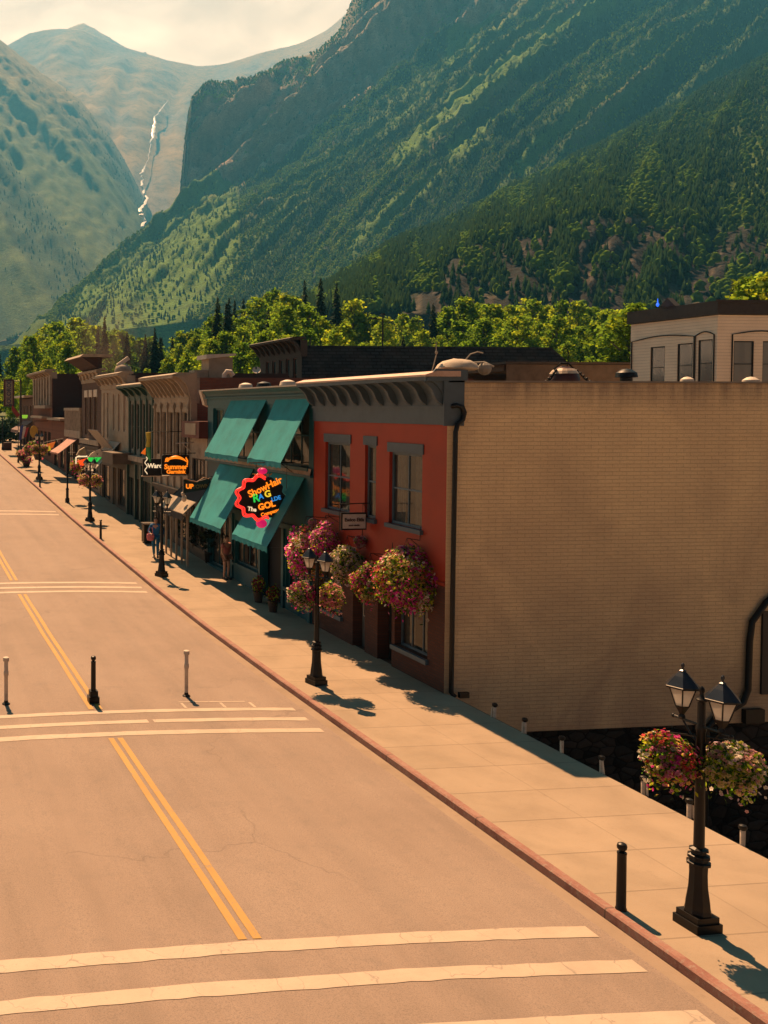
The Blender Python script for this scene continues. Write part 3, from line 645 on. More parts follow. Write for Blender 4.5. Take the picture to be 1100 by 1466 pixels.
t5 = thing('commercial_building', 'cream plastered building with thin tall windows beyond the green cornice', 'building', (XW, 55, .9), world=True)
a0, a1 = 54.95, 62.3
ups = [(55.6,56.1,5.9,8.2),(57.0,57.5,5.9,8.2),(58.4,58.9,5.9,8.2),(60.1,60.5,5.4,8.3),(61.2,61.6,5.4,8.3)]; gr = gr5 = [(55.5,57.3,1.3,3.6),(57.8,58.7,.9,3.6),(59.4,61.8,1.3,3.6)]
holed(fn, a0, a1, .3, 9.0, ups+gr, .2).build('front_wall', M_tan, t5)
for h in ups: window(t5, fn, h, M_white, 0, 1, .06, .1, curt=False)
for h in (gr[0], gr[2]): window(t5, fn, h, M_darkwood, 2, 0, .06, .1, name='shop_window')
MB().box(XW+.3, XW+.34, 57.8, 58.7, .9, 3.6).build('entry_recess', M_dark, t5)
body(t5, M_brickredx, XW, 27, a0, a1, .2, 9.1)
cornice(t5, XW, a0, a1, 8.55, 9.5, .65, M_offw, M_offw, 7, .15, .12)
b = MB(); b.box(12.6, XW-.01, 53.6, 56.4, 4.05, 4.7); b.build('canopy_fascia', pm('brown_canvas', (.12,.09,.065), .8, 0, .3), t5)
ac = awning(t5, 56.8, 59.6, 5.2, 12.1, 3.45, pm('grey_canvas', (.33,.29,.25), .8, 0, .25), name='awning', scal=False, val=.1)
b = MB().prism([(12.5,57.2,5.9),(12.5,60.2,5.9),(13.8,60.2,4.4),(13.8,57.2,4.4)], (0,0,.06)); b.build('roof_sign_board', pm('grey_canvas2', (.28,.24,.2), .8), t5)

t6 = thing('commercial_building', 'brown brick building with oversized dark cornice and three tall windows', 'building', (XW, 63, 1.3), world=True)
a0, a1 = 62.35, 68.8
ups = [(63.6,64.5,5.4,8.1),(65.2,66.1,5.4,8.1),(66.8,67.7,5.4,8.1)]; gr = gr6 = [(63,65,1.7,3.9),(65.6,66.5,1.3,3.9),(67,68.5,1.7,3.9)]
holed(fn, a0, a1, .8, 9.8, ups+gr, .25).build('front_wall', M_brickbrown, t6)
for h in ups:
    w_ = window(t6, fn, h, M_offw, 0, 1, .06, .14, curt=False); b = MB(); fbox(b, fn, h[0]-.12, h[1]+.12, h[3], h[3]+.5, -.05, -.003); b.build('hood', M_white, w_)
for h in (gr[0], gr[2]): window(t6, fn, h, M_darkwood, 1, 0, .06, .1, name='shop_window')
MB().box(XW+.3, XW+.34, 65.6, 66.5, 1.3, 3.9).build('entry_recess', M_dark, t6)
MB().box(XW-.2, XW-.002, a0, a1, 4.75, 5.1).build('ledge', M_offw, t6)
body(t6, M_brickdark, XW, 27, a0, a1, .8, 9.7)
cornice(t6, XW, a0, a1, 9.1, 10.0, .35, M_tan, M_tan, 6, .15, .1)
b = MB(); b.prism([(XW+.1,a0+.2,9.95),(XW-.1,a0+.2,9.95),(XW-1.3,a0+.2,10.75),(XW+.1,a0+.2,10.75)], (0,a1-a0-1,0)); k_ = b.build('false_front', M_brickdark, t6)
MB().prism([(XW-1.45,a0+.05,10.76),(XW+.8,a0+.05,10.76),(XW+.8,a0+.05,10.95),(XW-1.2,a0+.05,10.95)], (0,a1-a0-.6,0)).build('cap', M_offw, k_)

t7 = thing('shop_building', 'low shop with white slatted balcony panel next to the brown brick building', 'building', (XW, 70, 1.7), world=True)
a0, a1 = 68.85, 75.3
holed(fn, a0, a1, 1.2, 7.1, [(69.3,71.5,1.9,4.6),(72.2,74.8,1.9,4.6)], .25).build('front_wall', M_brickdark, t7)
for h in [(69.3,71.5,1.9,4.6),(72.2,74.8,1.9,4.6)]: window(t7, fn, h, M_darkwood, 3, 0, .06, .1, name='shop_window')
b = MB().box(XW-.2, XW-.01, a0, a1, 7.12, 7.34); b.box(XW-.16, XW-.01, a0, a1, 5.05, 5.6)
for k in range(15): y = a0+.15+k*(a1-a0-.3)/14; b.box(XW-.14, XW-.012, y-.09, y+.09, 5.6, 7.12)
b.build('slatted_panel', M_offw, t7)
body(t7, M_brickdark, XW, 27, a0, a1, 1.0, 7.2)
awning(t7, 70.3, 74.0, 5.0, 12.3, 3.9, pm('pale_red_canvas', (.40,.22,.18), .8), name='awning', scal=False, val=.12)

t8 = thing('commercial_building', 'dark brick building with pale cornice and cream bay windows far down the street', 'building', (XW, 82, 2.2), world=True)
a0, a1 = 82.0, 93.5
ups = [(83+k*1.6, 84+k*1.6, 7.8, 9.9) for k in range(6)]; gr = [(82.8+k*2.2, 84.4+k*2.2, 3.0, 5.2) for k in range(5)]
holed(fn, a0, a1, 1.8, 10.2, ups+gr, .25).build('front_wall', M_brickredx, t8)
for h in ups: window(t8, fn, h, M_offw, 0, 1, .08, .1, curt=False)
for h in gr: window(t8, fn, h, M_darkwood, 1, 0, .06, .1, name='shop_window')
b = MB()
for k in range(7): b.box(XW-.2, XW-.003, 82.5+k*1.6-.3, 82.5+k*1.6+.3, 7.6, 10.1)
b.box(XW-.6, XW-.003, 82.3, 89, 7.3, 7.58); b.box(XW-.8, XW-.003, 83, 90, 6.4, 6.6); b.build('bay_trim', M_offw, t8)
body(t8, M_brickdark, XW, 30, a0, a1, 1.5, 10.35)
cornice(t8, XW, a0, a1, 9.95, 10.75, .7, M_tan, M_offw, 8, .15, .12)

t9 = thing('shop_building', 'row end shop with pale roof edge at the far end of the street', 'building', (XW, 95, 3), world=True)
a0, a1 = 93.6, 104
holed(fn, a0, a1, 2.2, 8.3, [(94.3+k*2.4, 96+k*2.4, 3.4, 5.4) for k in range(4)]+[(94.6+k*2.4, 95.6+k*2.4, 6.3, 7.6) for k in range(4)], .25).build('front_wall', M_brickbrown, t9)
for k in range(4):
    window(t9, fn, (94.3+k*2.4, 96+k*2.4, 3.4, 5.4), M_darkwood, 1, 0, .06, .1, name='shop_window'); window(t9, fn, (94.6+k*2.4, 95.6+k*2.4, 6.3, 7.6), M_offw, 0, 1, .06, .1, curt=False)
body(t9, M_brickdark, XW, 28, a0, a1, 2.0, 8.4)
MB().box(XW-.9, XW+.3, a0, a1, 8.42, 8.62).build('roof_edge', M_white, t9)
awning(t9, 94, 100, 6.0, 12.4, 5.1, pm('mauve_canvas', (.16,.10,.09), .8), name='awning', scal=False, val=.3)
tS = thing('shop_building', 'small low brick shop between the slatted shop and the dark brick building', 'building', (XW, 76, 2), world=True)
holed(fn, 75.35, 81.95, 1.5, 6.2, [(76,78,2.3,4.7),(79,81,2.3,4.7)], .25).build('front_wall', M_brickredx, tS)
for h in ((76,78,2.3,4.7),(79,81,2.3,4.7)): window(tS, fn, h, M_darkwood, 2, 0, .06, .1, name='shop_window')
body(tS, M_brickredx, XW, 27, 75.35, 81.95, 1.2, 6.3)
MB().box(XW-.5, XW+.2, 75.3, 82, 6.3, 6.5).build('roof_edge', M_offw, tS)

M_sf = [pm('shade_brown_shopfront', (.030,.022,.018), .6, 0, .3, 4), pm('shade_green_shopfront', (.012,.028,.024), .55, 0, .3, 4), pm('shade_grey_shopfront', (.055,.045,.038), .7, 0, .3, 4)]  # dark paint on the lower fronts also stands in for their shade
def shopfront_shade(par, y0, y1, z0, z1, holes, mat):
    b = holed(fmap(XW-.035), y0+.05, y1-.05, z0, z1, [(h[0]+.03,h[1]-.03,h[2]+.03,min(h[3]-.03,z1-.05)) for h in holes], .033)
    b.build('shopfront_shade', mat, par); MB().box(XW-.16, XW-.04, y0+.05, y1-.05, z1, z1+.16).build('fascia', mat, par)  # overlay panel puts the storefront shade into colour
shopfront_shade(t3, 43.05, 49.1, .2, 3.15, gr3, M_sf[0]); shopfront_shade(t4, 49.15, 54.9, .4, 4.1, gr4, M_sf[1]); shopfront_shade(t5, 54.95, 62.3, .6, 3.95, gr5, M_sf[0])
shopfront_shade(t6, 62.35, 68.8, 1.0, 4.5, gr6, M_sf[2]); shopfront_shade(tA, 40.65, 43.0, .2, 3.2, [(40.9,42.8,.9,2.8)], M_sf[0])
for tp_, y0, y1, z0 in ((t3,45.8,46.6,.45),(t4,51.9,52.7,.62),(t5,57.8,58.7,1.05),(t6,65.6,66.5,1.45)):
    d_ = MB(); fbox(d_, fmap(XW), y0+.05, y1-.05, z0, z0+2.15, .2, .25); D_ = d_.build('door', M_sf[1], tp_)
    d_ = MB(); fbox(d_, fmap(XW), y0+.15, y1-.15, z0+.9, z0+2.0, .19, .198); d_.build('door_pane', M_glassd, D_)

# ---------------------------------------------------------------- buildings behind
M_shingle = brick('dark_shingle', (.035,.040,.048), (.014,.016,.02), (.004,.005,.006), 'xz', .26, .7, .05, .9, .5, .3, (.08,.07,.06))
tb = thing('shingled_building', 'big building behind the teal roof with dark shingled side and wooden bracketed cornice', 'building', (30.9, 69, 2), world=True)
fb = fmap(30.9)
ups = [(69.9+k*1.35, 70.6+k*1.35, 8.6, 11.2) for k in range(5)]
holed(fb, 69, 77.2, 2, 11.6, ups, .25).build('front_wall', M_darkwood, tb)
for h in ups: window(tb, fb, h, M_brickredx, 0, 1, .08, .12, curt=False)
b = MB().add([(30.9,69,1.5),(54.2,69,1.5),(54.2,69,9.8),(52.0,69.8,12.15),(30.9,69.8,12.15),(30.9,69,9.8),(54.2,77,1.5),(54.2,77,9.8),(52,76.2,12.15),(30.9,77,12.15),(30.9,77,1.5)],
    [(0,1,2,5),(5,2,3,4),(1,6,7,2),(2,7,8,3),(4,3,8,9),(10,9,8,7,6)]); b.build('shingle_roof', M_shingle, tb)
cornice(tb, 30.9, 69.0, 77.2, 11.3, 12.75, 1.0, M_darkwood, M_darkwood, 9, .2, .2)
tw = thing('white_building', 'white clapboard upper storey with corner bay windows behind the tan wall', 'building', (38, 40, 0), world=True)
m, n, b, o = nt('white_clapboard'); P = position(n)
s = n.nodes.new('ShaderNodeSeparateXYZ'); n.links.new(P, s.inputs[0]); fr = math_n(n, 'FRACT', math_n(n, 'DIVIDE', s.outputs['Z'], .15))
cc = mixc(n, ramp(n, fr, [(0,1),(.10,.0)]), ramp(n, noise_n(n, P, 1.2, 5), [(.3,(.74,.62,.47)),(.7,(.84,.71,.55))]), (.17,.14,.11))
n.links.new(cc, b.inputs['Base Color']); b.inputs['Roughness'].default_value = .6; bump(n, b, fr, .6, .02); M_siding = m
M_pale = glass('pale_glass', (.22,.21,.19), .12, .3)
fa, fs_ = fmap(38.1), smap(40.0)
wa = [(40.25,41.05,8.3,10.55), (41.35,42.25,8.3,10.45), (43.0,43.9,8.3,10.4)]
wb = [(38.95,40.0,8.3,10.45), (40.45,41.5,8.3,10.45), (43,44,8.3,10.45)]
holed(fa, 40, 45.2, 3, 11.65, wa, .15).build('left_wall', M_siding, tw); holed(fs_, 38.1, 50, 3, 11.65, wb, .15).build('front_wall', M_siding, tw)
M_coral = pm('coral_curtain', (.55,.16,.10), .8, 0, .4, 6)
for h in wa: window(tw, fa, h, M_iron, 0, 1, .05, .06, M_pale, cm=M_white)
for h in wb: window(tw, fs_, h, M_iron, 0, 1, .05, .06, M_pale, cm=M_white)
b = MB()
for h in wa[:2]+wb[:2]:
    f_ = fa if h in wa else fs_; fbox(b, f_, h[0]+.1, h[1]-.1, 8.35, 9.0, .135, .15)
b.build('window_flowers', M_coral, tw)
b = MB()
for f_, a_, c_ in ((fa,40.15,41.2),(fa,41.25,45.1),(fs_,38.85,41.9)):
    pts = [f_(a_,8.2,-.03), f_(a_,10.75,-.03)]+[f_(a_+(c_-a_)*q/8, 10.75+.17*math.sin(math.pi*q/8), -.03) for q in range(1,8)]+[f_(c_,10.75,-.03), f_(c_,8.2,-.03)]
    b.tube(pts, .03, 5)
b.build('black_trim', M_iron, tw)
M_dcorn = pm('dark_fascia', (.03,.022,.02), .6, 0, .3, 5)
b = MB().box(37.95, 50.1, 39.85, 45.3, 11.68, 12.3); b.prism([(37.9,42.2,12.3),(37.9,42.7,12.75),(37.9,43.2,12.3)], (.3,0,0)); b.box(37.85, 50.1, 39.78, 39.84, 12.2, 12.34); b.build('cornice', M_dcorn, tw)
MB().quad((38.1,45.2,3),(50,45.2,3),(50,45.2,11.65),(38.1,45.2,11.65)).build('back_wall', M_siding, tw)
tg = thing('storage_building', 'low brown flat roofed block behind the roof cowl', 'building', (38, 50, 0), world=True)
body(tg, pm('brown_render', (.11,.08,.06), .8, 0, .3, 2), 34.5, 46, 50, 56, 2, 9.8); MB().box(34.4, 46, 49.9, 56, 9.82, 9.95).build('roof_edge', M_darkwood, tg)

# ---------------------------------------------------------------- mountains
def npmesh(name, V, Fc, tint, mat, smooth=False):
    me = bpy.data.meshes.new(name); k = Fc.shape[1]
    me.vertices.add(len(V)); me.vertices.foreach_set('co', V.astype(np.float32).ravel())
    me.loops.add(Fc.size); me.loops.foreach_set('vertex_index', Fc.astype(np.int32).ravel())
    me.polygons.add(len(Fc)); me.polygons.foreach_set('loop_start', np.arange(0, Fc.size, k, dtype=np.int32))
    if smooth: me.polygons.foreach_set('use_smooth', np.ones(len(Fc), dtype=bool))
    if tint is not None:
        a = me.color_attributes.new('tint', 'FLOAT_COLOR', 'POINT'); t4 = np.ones((len(V),4), dtype=np.float32); t4[:,:3] = tint; a.data.foreach_set('color', t4.ravel())
    me.materials.append(mat); me.update(calc_edges=True); me.validate()
    o = bpy.data.objects.new(name, me); col.objects.link(o); return o
m, n, b, o = nt('mountain_ground'); P = position(n)
at = n.nodes.new('ShaderNodeAttribute'); at.attribute_name = 'tint'
f = noise_n(n, P, .02, 8, .65); f2 = noise_n(n, P, .12, 5, .6)
f3 = math_n(n, 'ADD', math_n(n, 'MULTIPLY', noise_n(n, maps(n, P, (1,1,3.)), .16, 8, .78, .4), .55), math_n(n, 'MULTIPLY', noise_n(n, maps(n, P, (1,1,2.)), .45, 6, .7), .45))
cc = mixc(n, 1., at.outputs['Color'], ramp(n, f3, [(.36,.28),(.5,.85),(.66,1.7)]), 'MULTIPLY')
cc = mixc(n, ramp(n, f, [(.35,.45),(.55,0)]), cc, (.018,.024,.012)); cc = mixc(n, ramp(n, f2, [(.6,0),(.8,.15)]), cc, (.12,.10,.07))
n.links.new(cc, b.inputs['Base Color']); b.inputs['Roughness'].default_value = .95; b.inputs['Specular IOR Level'].default_value = .1
bump(n, b, f2, .6, 6.); M_mtn = m
ROCK = np.array((.44,.34,.255)); DROCK = np.array((.024,.023,.025)); FOR = np.array((.025,.044,.014)); MEAD = np.array((.11,.195,.028)); SCREE = np.array((.30,.23,.16)); TUNDRA = np.array((.44,.28,.11))
def band(u, v, u0, v0, u1, v1, w_):
    dx, dy = u1-u0, v1-v0; L_ = math.hypot(dx, dy); t = ((u-u0)*dx+(v-v0)*dy)/L_/L_; d = abs((u-u0)*dy-(v-v0)*dx)/L_+9*fb(u, v, 22, 77)
    return sstep(w_, w_*.45, d)*sstep(-.1, .06, t)*sstep(1.1, .94, t)
def sstep(a, b_, x): t = min(1, max(0, (x-a)/(b_-a))); return t*t*(3-2*t)
def terrain(name, cols, nu, nvs, shear, gw, amp, tintf, label=None, back=600, drop=250, seed=0):
    """cols: (u, [(v, D), ...] base to ridge); nvs: rows between control points"""
    us = [c[0] for c in cols]; nr = len(cols[0][1]); V = []; T = []; meta = []
    rows = [(s_, k/nvs[s_]) for s_ in range(nr-1) for k in range(nvs[s_])]+[(nr-2, 1.)]
    for s_, t in rows+[None]*2 if False else rows:
        for i in range(nu+1):
            u = us[0]+(us[-1]-us[0])*i/nu
            k = max(0, min(len(us)-2, next((q for q in range(len(us)-1) if u <= us[q+1]), len(us)-2))); w_ = (u-us[k])/(us[k+1]-us[k])
            c0, c1 = cols[k][1], cols[k+1][1]
            ev = [(c0[q][0]*(1-w_)+c1[q][0]*w_, c0[q][1]*(1-w_)+c1[q][1]*w_) for q in range(nr)]
            pa, pb = Vector((0,0,CAMH))+ray(u, ev[s_][0])*ev[s_][1], Vector((0,0,CAMH))+ray(u, ev[s_+1][0])*ev[s_+1][1]
            p = pa.lerp(pb, t); D = ev[s_][1]*(1-t)+ev[s_+1][1]*t; v = ev[s_][0]*(1-t)+ev[s_+1][0]*t
            g_ = (s_+t)/(nr-1)
            s1 = (u+shear*v)/gw
            nz = noise.ridged_multi_fractal(Vector((s1, v/gw*.16+seed, seed)), .9, 2.1, 5, 1., 2.)-1.1
            nz2 = noise.fractal(Vector((u/16, v/16, seed+9)), 1., 2., 4)
            taper = sstep(0, .12, g_)*(1-(.93 if back == 800 else .72)*sstep(.8, 1., g_))
            hd = Vector((p.x, p.y, 0)).normalized()
            p = p - hd*(amp*nz*1.1+amp*.16*nz2)*taper*D/2000 + Vector((0,0,1))*(amp*.45*nz+amp*.10*nz2)*taper*D/2000
            V.append(p); tc, forest = tintf(u, v, g_, s_, t, nz, s1, nz2); T.append(tc); meta.append((u, v, D, forest))
    W_ = nu+1
    for i in range(W_):
        p = V[(len(rows)-1)*W_+i]; d = Vector((p.x,p.y,0)).normalized(); V.append(p+d*back-Vector((0,0,drop))); T.append(T[(len(rows)-1)*W_+i])
    for i in range(W_):
        p = V[len(rows)*W_+i]; V.append(Vector((p.x*1.15,p.y*1.15,-20))); T.append(T[len(rows)*W_+i])
    H_ = len(rows)+2; nv_ = len(V)
    for i in range(W_): V.append(Vector((V[i].x*.97, V[i].y*.97, -20))); T.append(T[i])
    Fc = np.array([(j*W_+i, j*W_+i+1, (j+1)*W_+i+1, (j+1)*W_+i) for j in range(H_-1) for i in range(nu)]+[(nv_+i, nv_+i+1, i+1, i) for i in range(nu)])
    o = npmesh(name, np.array([tuple(p) for p in V]), Fc, np.array(T), M_mtn, True); struct(o)
    return V[:len(rows)*W_], meta, W_, len(rows), o
def fb(x, y, sc_, sd=0): return noise.fractal(Vector((x/sc_, y/sc_, sd)), 1., 2., 4)
def t_near(u, v, g_, s_, t, nz, s1, nz2):
    if s_ == 0:
        vis = sstep(480, 640, u)
        rock = vis*(1 if fb(u,v,60,3) > -.25 else .3); c = DROCK*.6*(1+.5*nz2)+ (SCREE*.22 if fb(u*1.2,v,22,8) > .30 else 0)
        return FOR*(1-rock)+c*rock, (.9 if rock < .5 else (.16 if fb(u,v,30,5) > .05 else .03))
    m_ = sstep(.05, .3, fb(u+.6*v, v*.3, 130, 4))
    return FOR*(1-m_*.7)+MEAD*.7*m_*.7, 1-.35*m_
L1V = terrain('near_hill', [(360,[(520,430),(518,480),(516,560)]),(410,[(480,430),(468,500),(455,640)]),(480,[(450,430),(432,520),(402,820)]),(560,[(450,430),(405,530),(352,950)]),(650,[(450,430),(365,540),(308,1080)]),(750,[(450,430),(335,545),(262,1200)]),(850,[(450,430),(318,550),(212,1300)]),(1000,[(450,430),(312,560),(132,1450)]),(1100,[(450,430),(318,560),(80,1500)]),(1350,[(450,430),(310,560),(-40,1600)]),(1800,[(450,430),(310,560),(-200,1700)])],
              240, (26, 70), .55, 95, 34, t_near, back=300, drop=60, seed=2)
def t_mid(u, v, g_, s_, t, nz, s1, nz2):
    q = fb(u+1.25*v, v*.18, 150, 1)
    if s_ == 1 or (s_ == 2 and u < 520):
        c = ROCK*(.75+.35*nz2+.18*nz); ve = sstep(.15, .45, fb(u,v,40,7)) if s_ == 1 else .8
        return c*(1-ve*.4)+FOR*ve*.4, (.05+.35*ve if s_ == 1 else .9)
    m_ = sstep(-.02, .22, q+.14*fb(u,v,26,6))
    m_ *= .45
    if u < 340: m_ = max(m_, .95*sstep(-.25,.05,fb(u+1.1*v, v*.2, 60, 11)+.5*sstep(.0,.3,band(u,v,120,440,330,330,60))))
    m_ = max(m_, band(u,v,640,215,990,-20,30), band(u,v,560,300,720,190,22), .9*band(u,v,735,325,875,228,13), .8*band(u,v,500,395,690,285,16), .7*band(u,v,560,230,640,120,12), .6*band(u,v,340,420,440,330,20))
    if 640 < u < 1000 and s_ == 0: m_ = max(m_, sstep(.05,.3,fb(u+1.25*v,v*.12,80,12)+.1*nz))
    sc_ = .8*band(u,v,345,285,432,195,9)
    sc_ = max(sc_, .8*band(u,v,820,60,850,-20,18)) if sc_ < .5 else sc_
    sc0 = sstep(.42,.55, fb(u+1.25*v, v*.3, 45, 21)+.15*nz2)
    sc_ = max(sc_, sc0*.5)
    return (FOR*(1-m_)+MEAD*m_)*(1-sc_*.6)+SCREE*sc_*.6, (1-m_)**1.5*.95*(1-sc_)+.05
CM = [(-250,[(520,1300),(519,1500),(518,1600),(516,1700)]),(-60,[(500,1300),(498,1700),(496,1800),(494,1900)]),(60,[(490,1300),(474,1900),(471,2000),(468,2060)]),(130,[(480,1300),(402,2100),(398,2200),(394,2250)]),(190,[(470,1300),(357,2250),(353,2350),(349,2400)]),(240,[(465,1300),(324,2350),(320,2450),(317,2500)]),
      (255,[(462,1300),(306,2380),(302,2480),(298,2530)]),(262,[(462,1300),(298,2400),(225,2460),(215,2560)]),(272,[(460,1300),(292,2400),(160,2460),(146,2560)]),(300,[(455,1300),(275,2400),(134,2480),(122,2620)]),(350,[(450,1300),(275,2350),(122,2500),(108,2650)]),(400,[(450,1300),(250,2350),(108,2520),(93,2700)]),(450,[(450,1300),(205,2350),(92,2540),(74,2700)]),
      (485,[(448,1300),(180,2350),(75,2550),(48,2700)]),(497,[(447,1300),(172,2350),(60,2560),(18,2700)]),(508,[(446,1300),(165,2350),(40,2560),(-12,2720)]),(560,[(445,1300),(110,2350),(-30,2600),(-110,2800)]),(640,[(440,1250),(60,2350),(-90,2650),(-200,2900)]),(750,[(430,1200),(10,2350),(-140,2700),(-260,2950)]),(950,[(420,1200),(-60,2400),(-200,2750),(-320,3000)]),(1200,[(420,1200),(-120,2400),(-260,2800),(-380,3050)]),(1700,[(420,1200),(-180,2500),(-300,2900),(-420,3100)])]
L2V = terrain('cliff_mountain', CM, 420, (110, 50, 10), 1.25, 120, 95, t_mid, seed=5)
def t_left(u, v, g_, s_, t, nz, s1, nz2):
    m_ = sstep(-.1, .3, fb(u-1.1*v, v*.2, 90, 31)+.1*nz2); hi = sstep(330, 120, v)
    c = (FOR*1.7+TUNDRA*.04)*(1-m_)+(FOR*1.6+MEAD*.22+TUNDRA*.12)*m_; c = c*(1-hi*.75)+(TUNDRA*(.75+.3*nz)+SCREE*.35*m_)*hi*.75
    return c, (1-m_)*(1-hi)*.5
L4V = terrain('left_mountain', [(-900,[(520,2150),(-60,5460)]),(-300,[(515,2150),(-20,5460)]),(-100,[(515,2150),(14,5460)]),(0,[(510,2150),(60,5460)]),(60,[(508,2150),(109,5395)]),(110,[(505,2150),(143,5330)]),(160,[(505,2150),(202,5200)]),(185,[(502,2150),(246,5070)]),(205,[(500,2150),(285,5005)]),(225,[(500,2150),(325,4875)]),(260,[(500,2150),(390,4680)]),(330,[(500,2150),(450,4420)]),(420,[(500,2150),(495,4030)])],
              260, (150,), -1.1, 170, 62, t_left, seed=9)
def t_far(u, v, g_, s_, t, nz, s1, nz2):
    m_ = sstep(-.1,.35,fb(u,v,50,41)); return (TUNDRA*(.9+.3*nz)*(1-m_)+SCREE*1.0*m_), 0
L3V = terrain('far_ridge', [(-700,[(470,3900),(60,8000)]),(-200,[(470,3900),(55,8200)]),(0,[(465,3900),(70,8300)]),(15,[(460,3900),(62,8300)]),(40,[(460,3900),(47,8300)]),(70,[(455,3900),(41,8300)]),(115,[(450,3900),(42,8300)]),(150,[(440,3900),(56,8300)]),(175,[(430,3900),(67,8300)]),(240,[(415,3900),(87,8400)]),(285,[(400,3900),(95,8400)]),(320,[(395,3900),(92,8300)]),(350,[(390,3900),(84,8300)]),(375,[(390,3900),(75,8300)]),(430,[(390,3900),(63,8300)]),(470,[(390,3900),(43,8300)]),(500,[(390,3900),(16,8300)]),(600,[(390,3900),(-30,8300)]),(900,[(390,3900),(-90,8300)]),(1700,[(390,3900),(-150,8300)])],
              220, (110,), .2, 110, 42, t_far, back=800, drop=300, seed=14)
terrain('distant_peak', [(-50,[(90,7900),(80,9400)]),(70,[(85,7900),(52,9400)]),(108,[(85,7900),(37,9400)]),(120,[(85,7900),(34,9400)]),(135,[(85,7900),(42,9400)]),(165,[(90,7900),(60,9400)]),(260,[(110,7900),(100,9400)])], 60, (12,), .2, 60, 20, t_far, back=300, drop=200, seed=20)

# stream tumbling down the far valley, laid on the slope
from mathutils.bvhtree import BVHTree
me = L3V[4].data
bv = BVHTree.FromPolygons([v_.co for v_ in me.vertices], [tuple(p.vertices) for p in me.polygons])
me = L4V[4].data; bv2 = BVHTree.FromPolygons([v_.co for v_ in me.vertices], [tuple(p.vertices) for p in me.polygons])
path = [(240,153,3),(236,160,3),(229,168,4),(222,176,4),(222,186,7),(220,196,9),(219,205,7),(216,214,3),(214,224,2),(213,236,1.6),(210,246,2),(206,254,6),(201,260,5),(205,268,5),(202,277,6),(206,286,6),(212,295,7),(208,304,7),(201,312,9),(203,322,12),(207,331,10),(203,341,7)]
pts = []
for (u0,v0,w0),(u1,v1,w1) in zip(path, path[1:]):
    for k in range(4):
        t = k/4; u = u0+(u1-u0)*t+random.uniform(-1.2,1.2); v = v0+(v1-v0)*t; ww = w0+(w1-w0)*t+random.uniform(-.8,.8)
        h = bv.ray_cast(Vector((0,0,CAMH)), ray(u, v).normalized()); h2 = bv2.ray_cast(Vector((0,0,CAMH)), ray(u, v).normalized())
        if h2[0] and (not h[0] or h2[3] < h[3]): h = h2
        if h[0]: pts.append((h[0], max(.9, ww*.5)*h[3]/1350*.5))
sb = MB(); L = []
for i, (p, ww) in enumerate(pts):
    r_ = Vector((p.y, -p.x, 0)).normalized(); up_ = Vector((-p.x, -p.y, 0)).normalized()*45+Vector((0,0,30))
    L.append((p-r_*ww+up_, p+up_*1.05, p+r_*ww+up_))
for a, c_ in zip(L, L[1:]): sb.add([*a, *c_], [(0,1,4,3),(1,2,5,4)])
struct(sb.build('stream', pm('white_water', (.90,.80,.68), .3, 0, .1, .02, 0), smooth=True))

# ---------------------------------------------------------------- forest on the slopes (cannot be counted)
def tpl_conifer():
    V = []; Fc = []
    for z0, z1, r in ((.08,.62,.21),(.38,1.,.145)):
        k = len(V); V += [(r*math.cos(2*math.pi*q/5+z0*9)*(.75+.5*(q%2)), r*math.sin(2*math.pi*q/5+z0*9)*(.75+.5*((q+1)%2)), z0) for q in range(5)]+[(0,0,z1)]
        Fc += [(k+q, k+(q+1)%5, k+5) for q in range(5)]
    return np.array(V), np.array(Fc)
def tpl_blob():
    V = [(0,0,.05)]; Fc = []
    rd = random.Random(3)
    for z, r in ((.25,.30),(.6,.36),(.85,.22)): V += [(r*math.cos(2*math.pi*q/5+z*3)*rd.uniform(.7,1.2), r*math.sin(2*math.pi*q/5+z*3)*rd.uniform(.7,1.2), z+rd.uniform(-.08,.08)) for q in range(5)]
    V.append((0,0,1.))
    for a in (0,1): 
        for q in range(5): i = 1+a*5+q; j = 1+a*5+(q+1)%5; Fc += [(i,j,j+5),(i,j+5,i+5)]
    Fc += [(11+q, 11+(q+1)%5, 16) for q in range(5)]
    return np.array(V), np.array(Fc)
def scatter(Vm, meta, Wc, Hc, n_, hr, kinds, mincell=0, hfun=None):
    P_ = []; S_ = []; K_ = []
    tries = 0
    while len(P_) < n_ and tries < n_*8:
        tries += 1
        i = int(rng.integers(0, Wc-1)); j = int(rng.integers(mincell, Hc-1)); a, b_ = rng.random(), rng.random()
        u, v, D, fo = meta[j*Wc+i]
        if not (-140 < u < 1260 and -90 < v < 480) or rng.random() > fo: continue
        p = Vm[j*Wc+i].lerp(Vm[j*Wc+i+1], a); p = p.lerp(Vm[(j+1)*Wc+i].lerp(Vm[(j+1)*Wc+i+1], a), b_)
        P_.append(p); K_.append(kinds(u, v)); S_.append(hr[0]+(hr[1]-hr[0])*rng.random()**1.5)
    return P_, S_, K_
M_forest = leafmat('forest_foliage', .15, 1, 0)
m = bpy.data.materials.new('smoke_wisp'); m.use_nodes = True; n = m.node_tree; n.nodes.clear()
o_ = n.nodes.new('ShaderNodeOutputMaterial'); pv = n.nodes.new('ShaderNodeVolumePrincipled'); n.links.new(pv.outputs[0], o_.inputs['Volume'])
P = coord(n); sm = noise_n(n, maps(n, P, (1,1,.6)), .35, 3, .55, .8)
sp = n.nodes.new('ShaderNodeVectorMath'); sp.operation = 'LENGTH'; n.links.new(maps(n, P, (1/5.2,1/4.,1/6.)), sp.inputs[0])
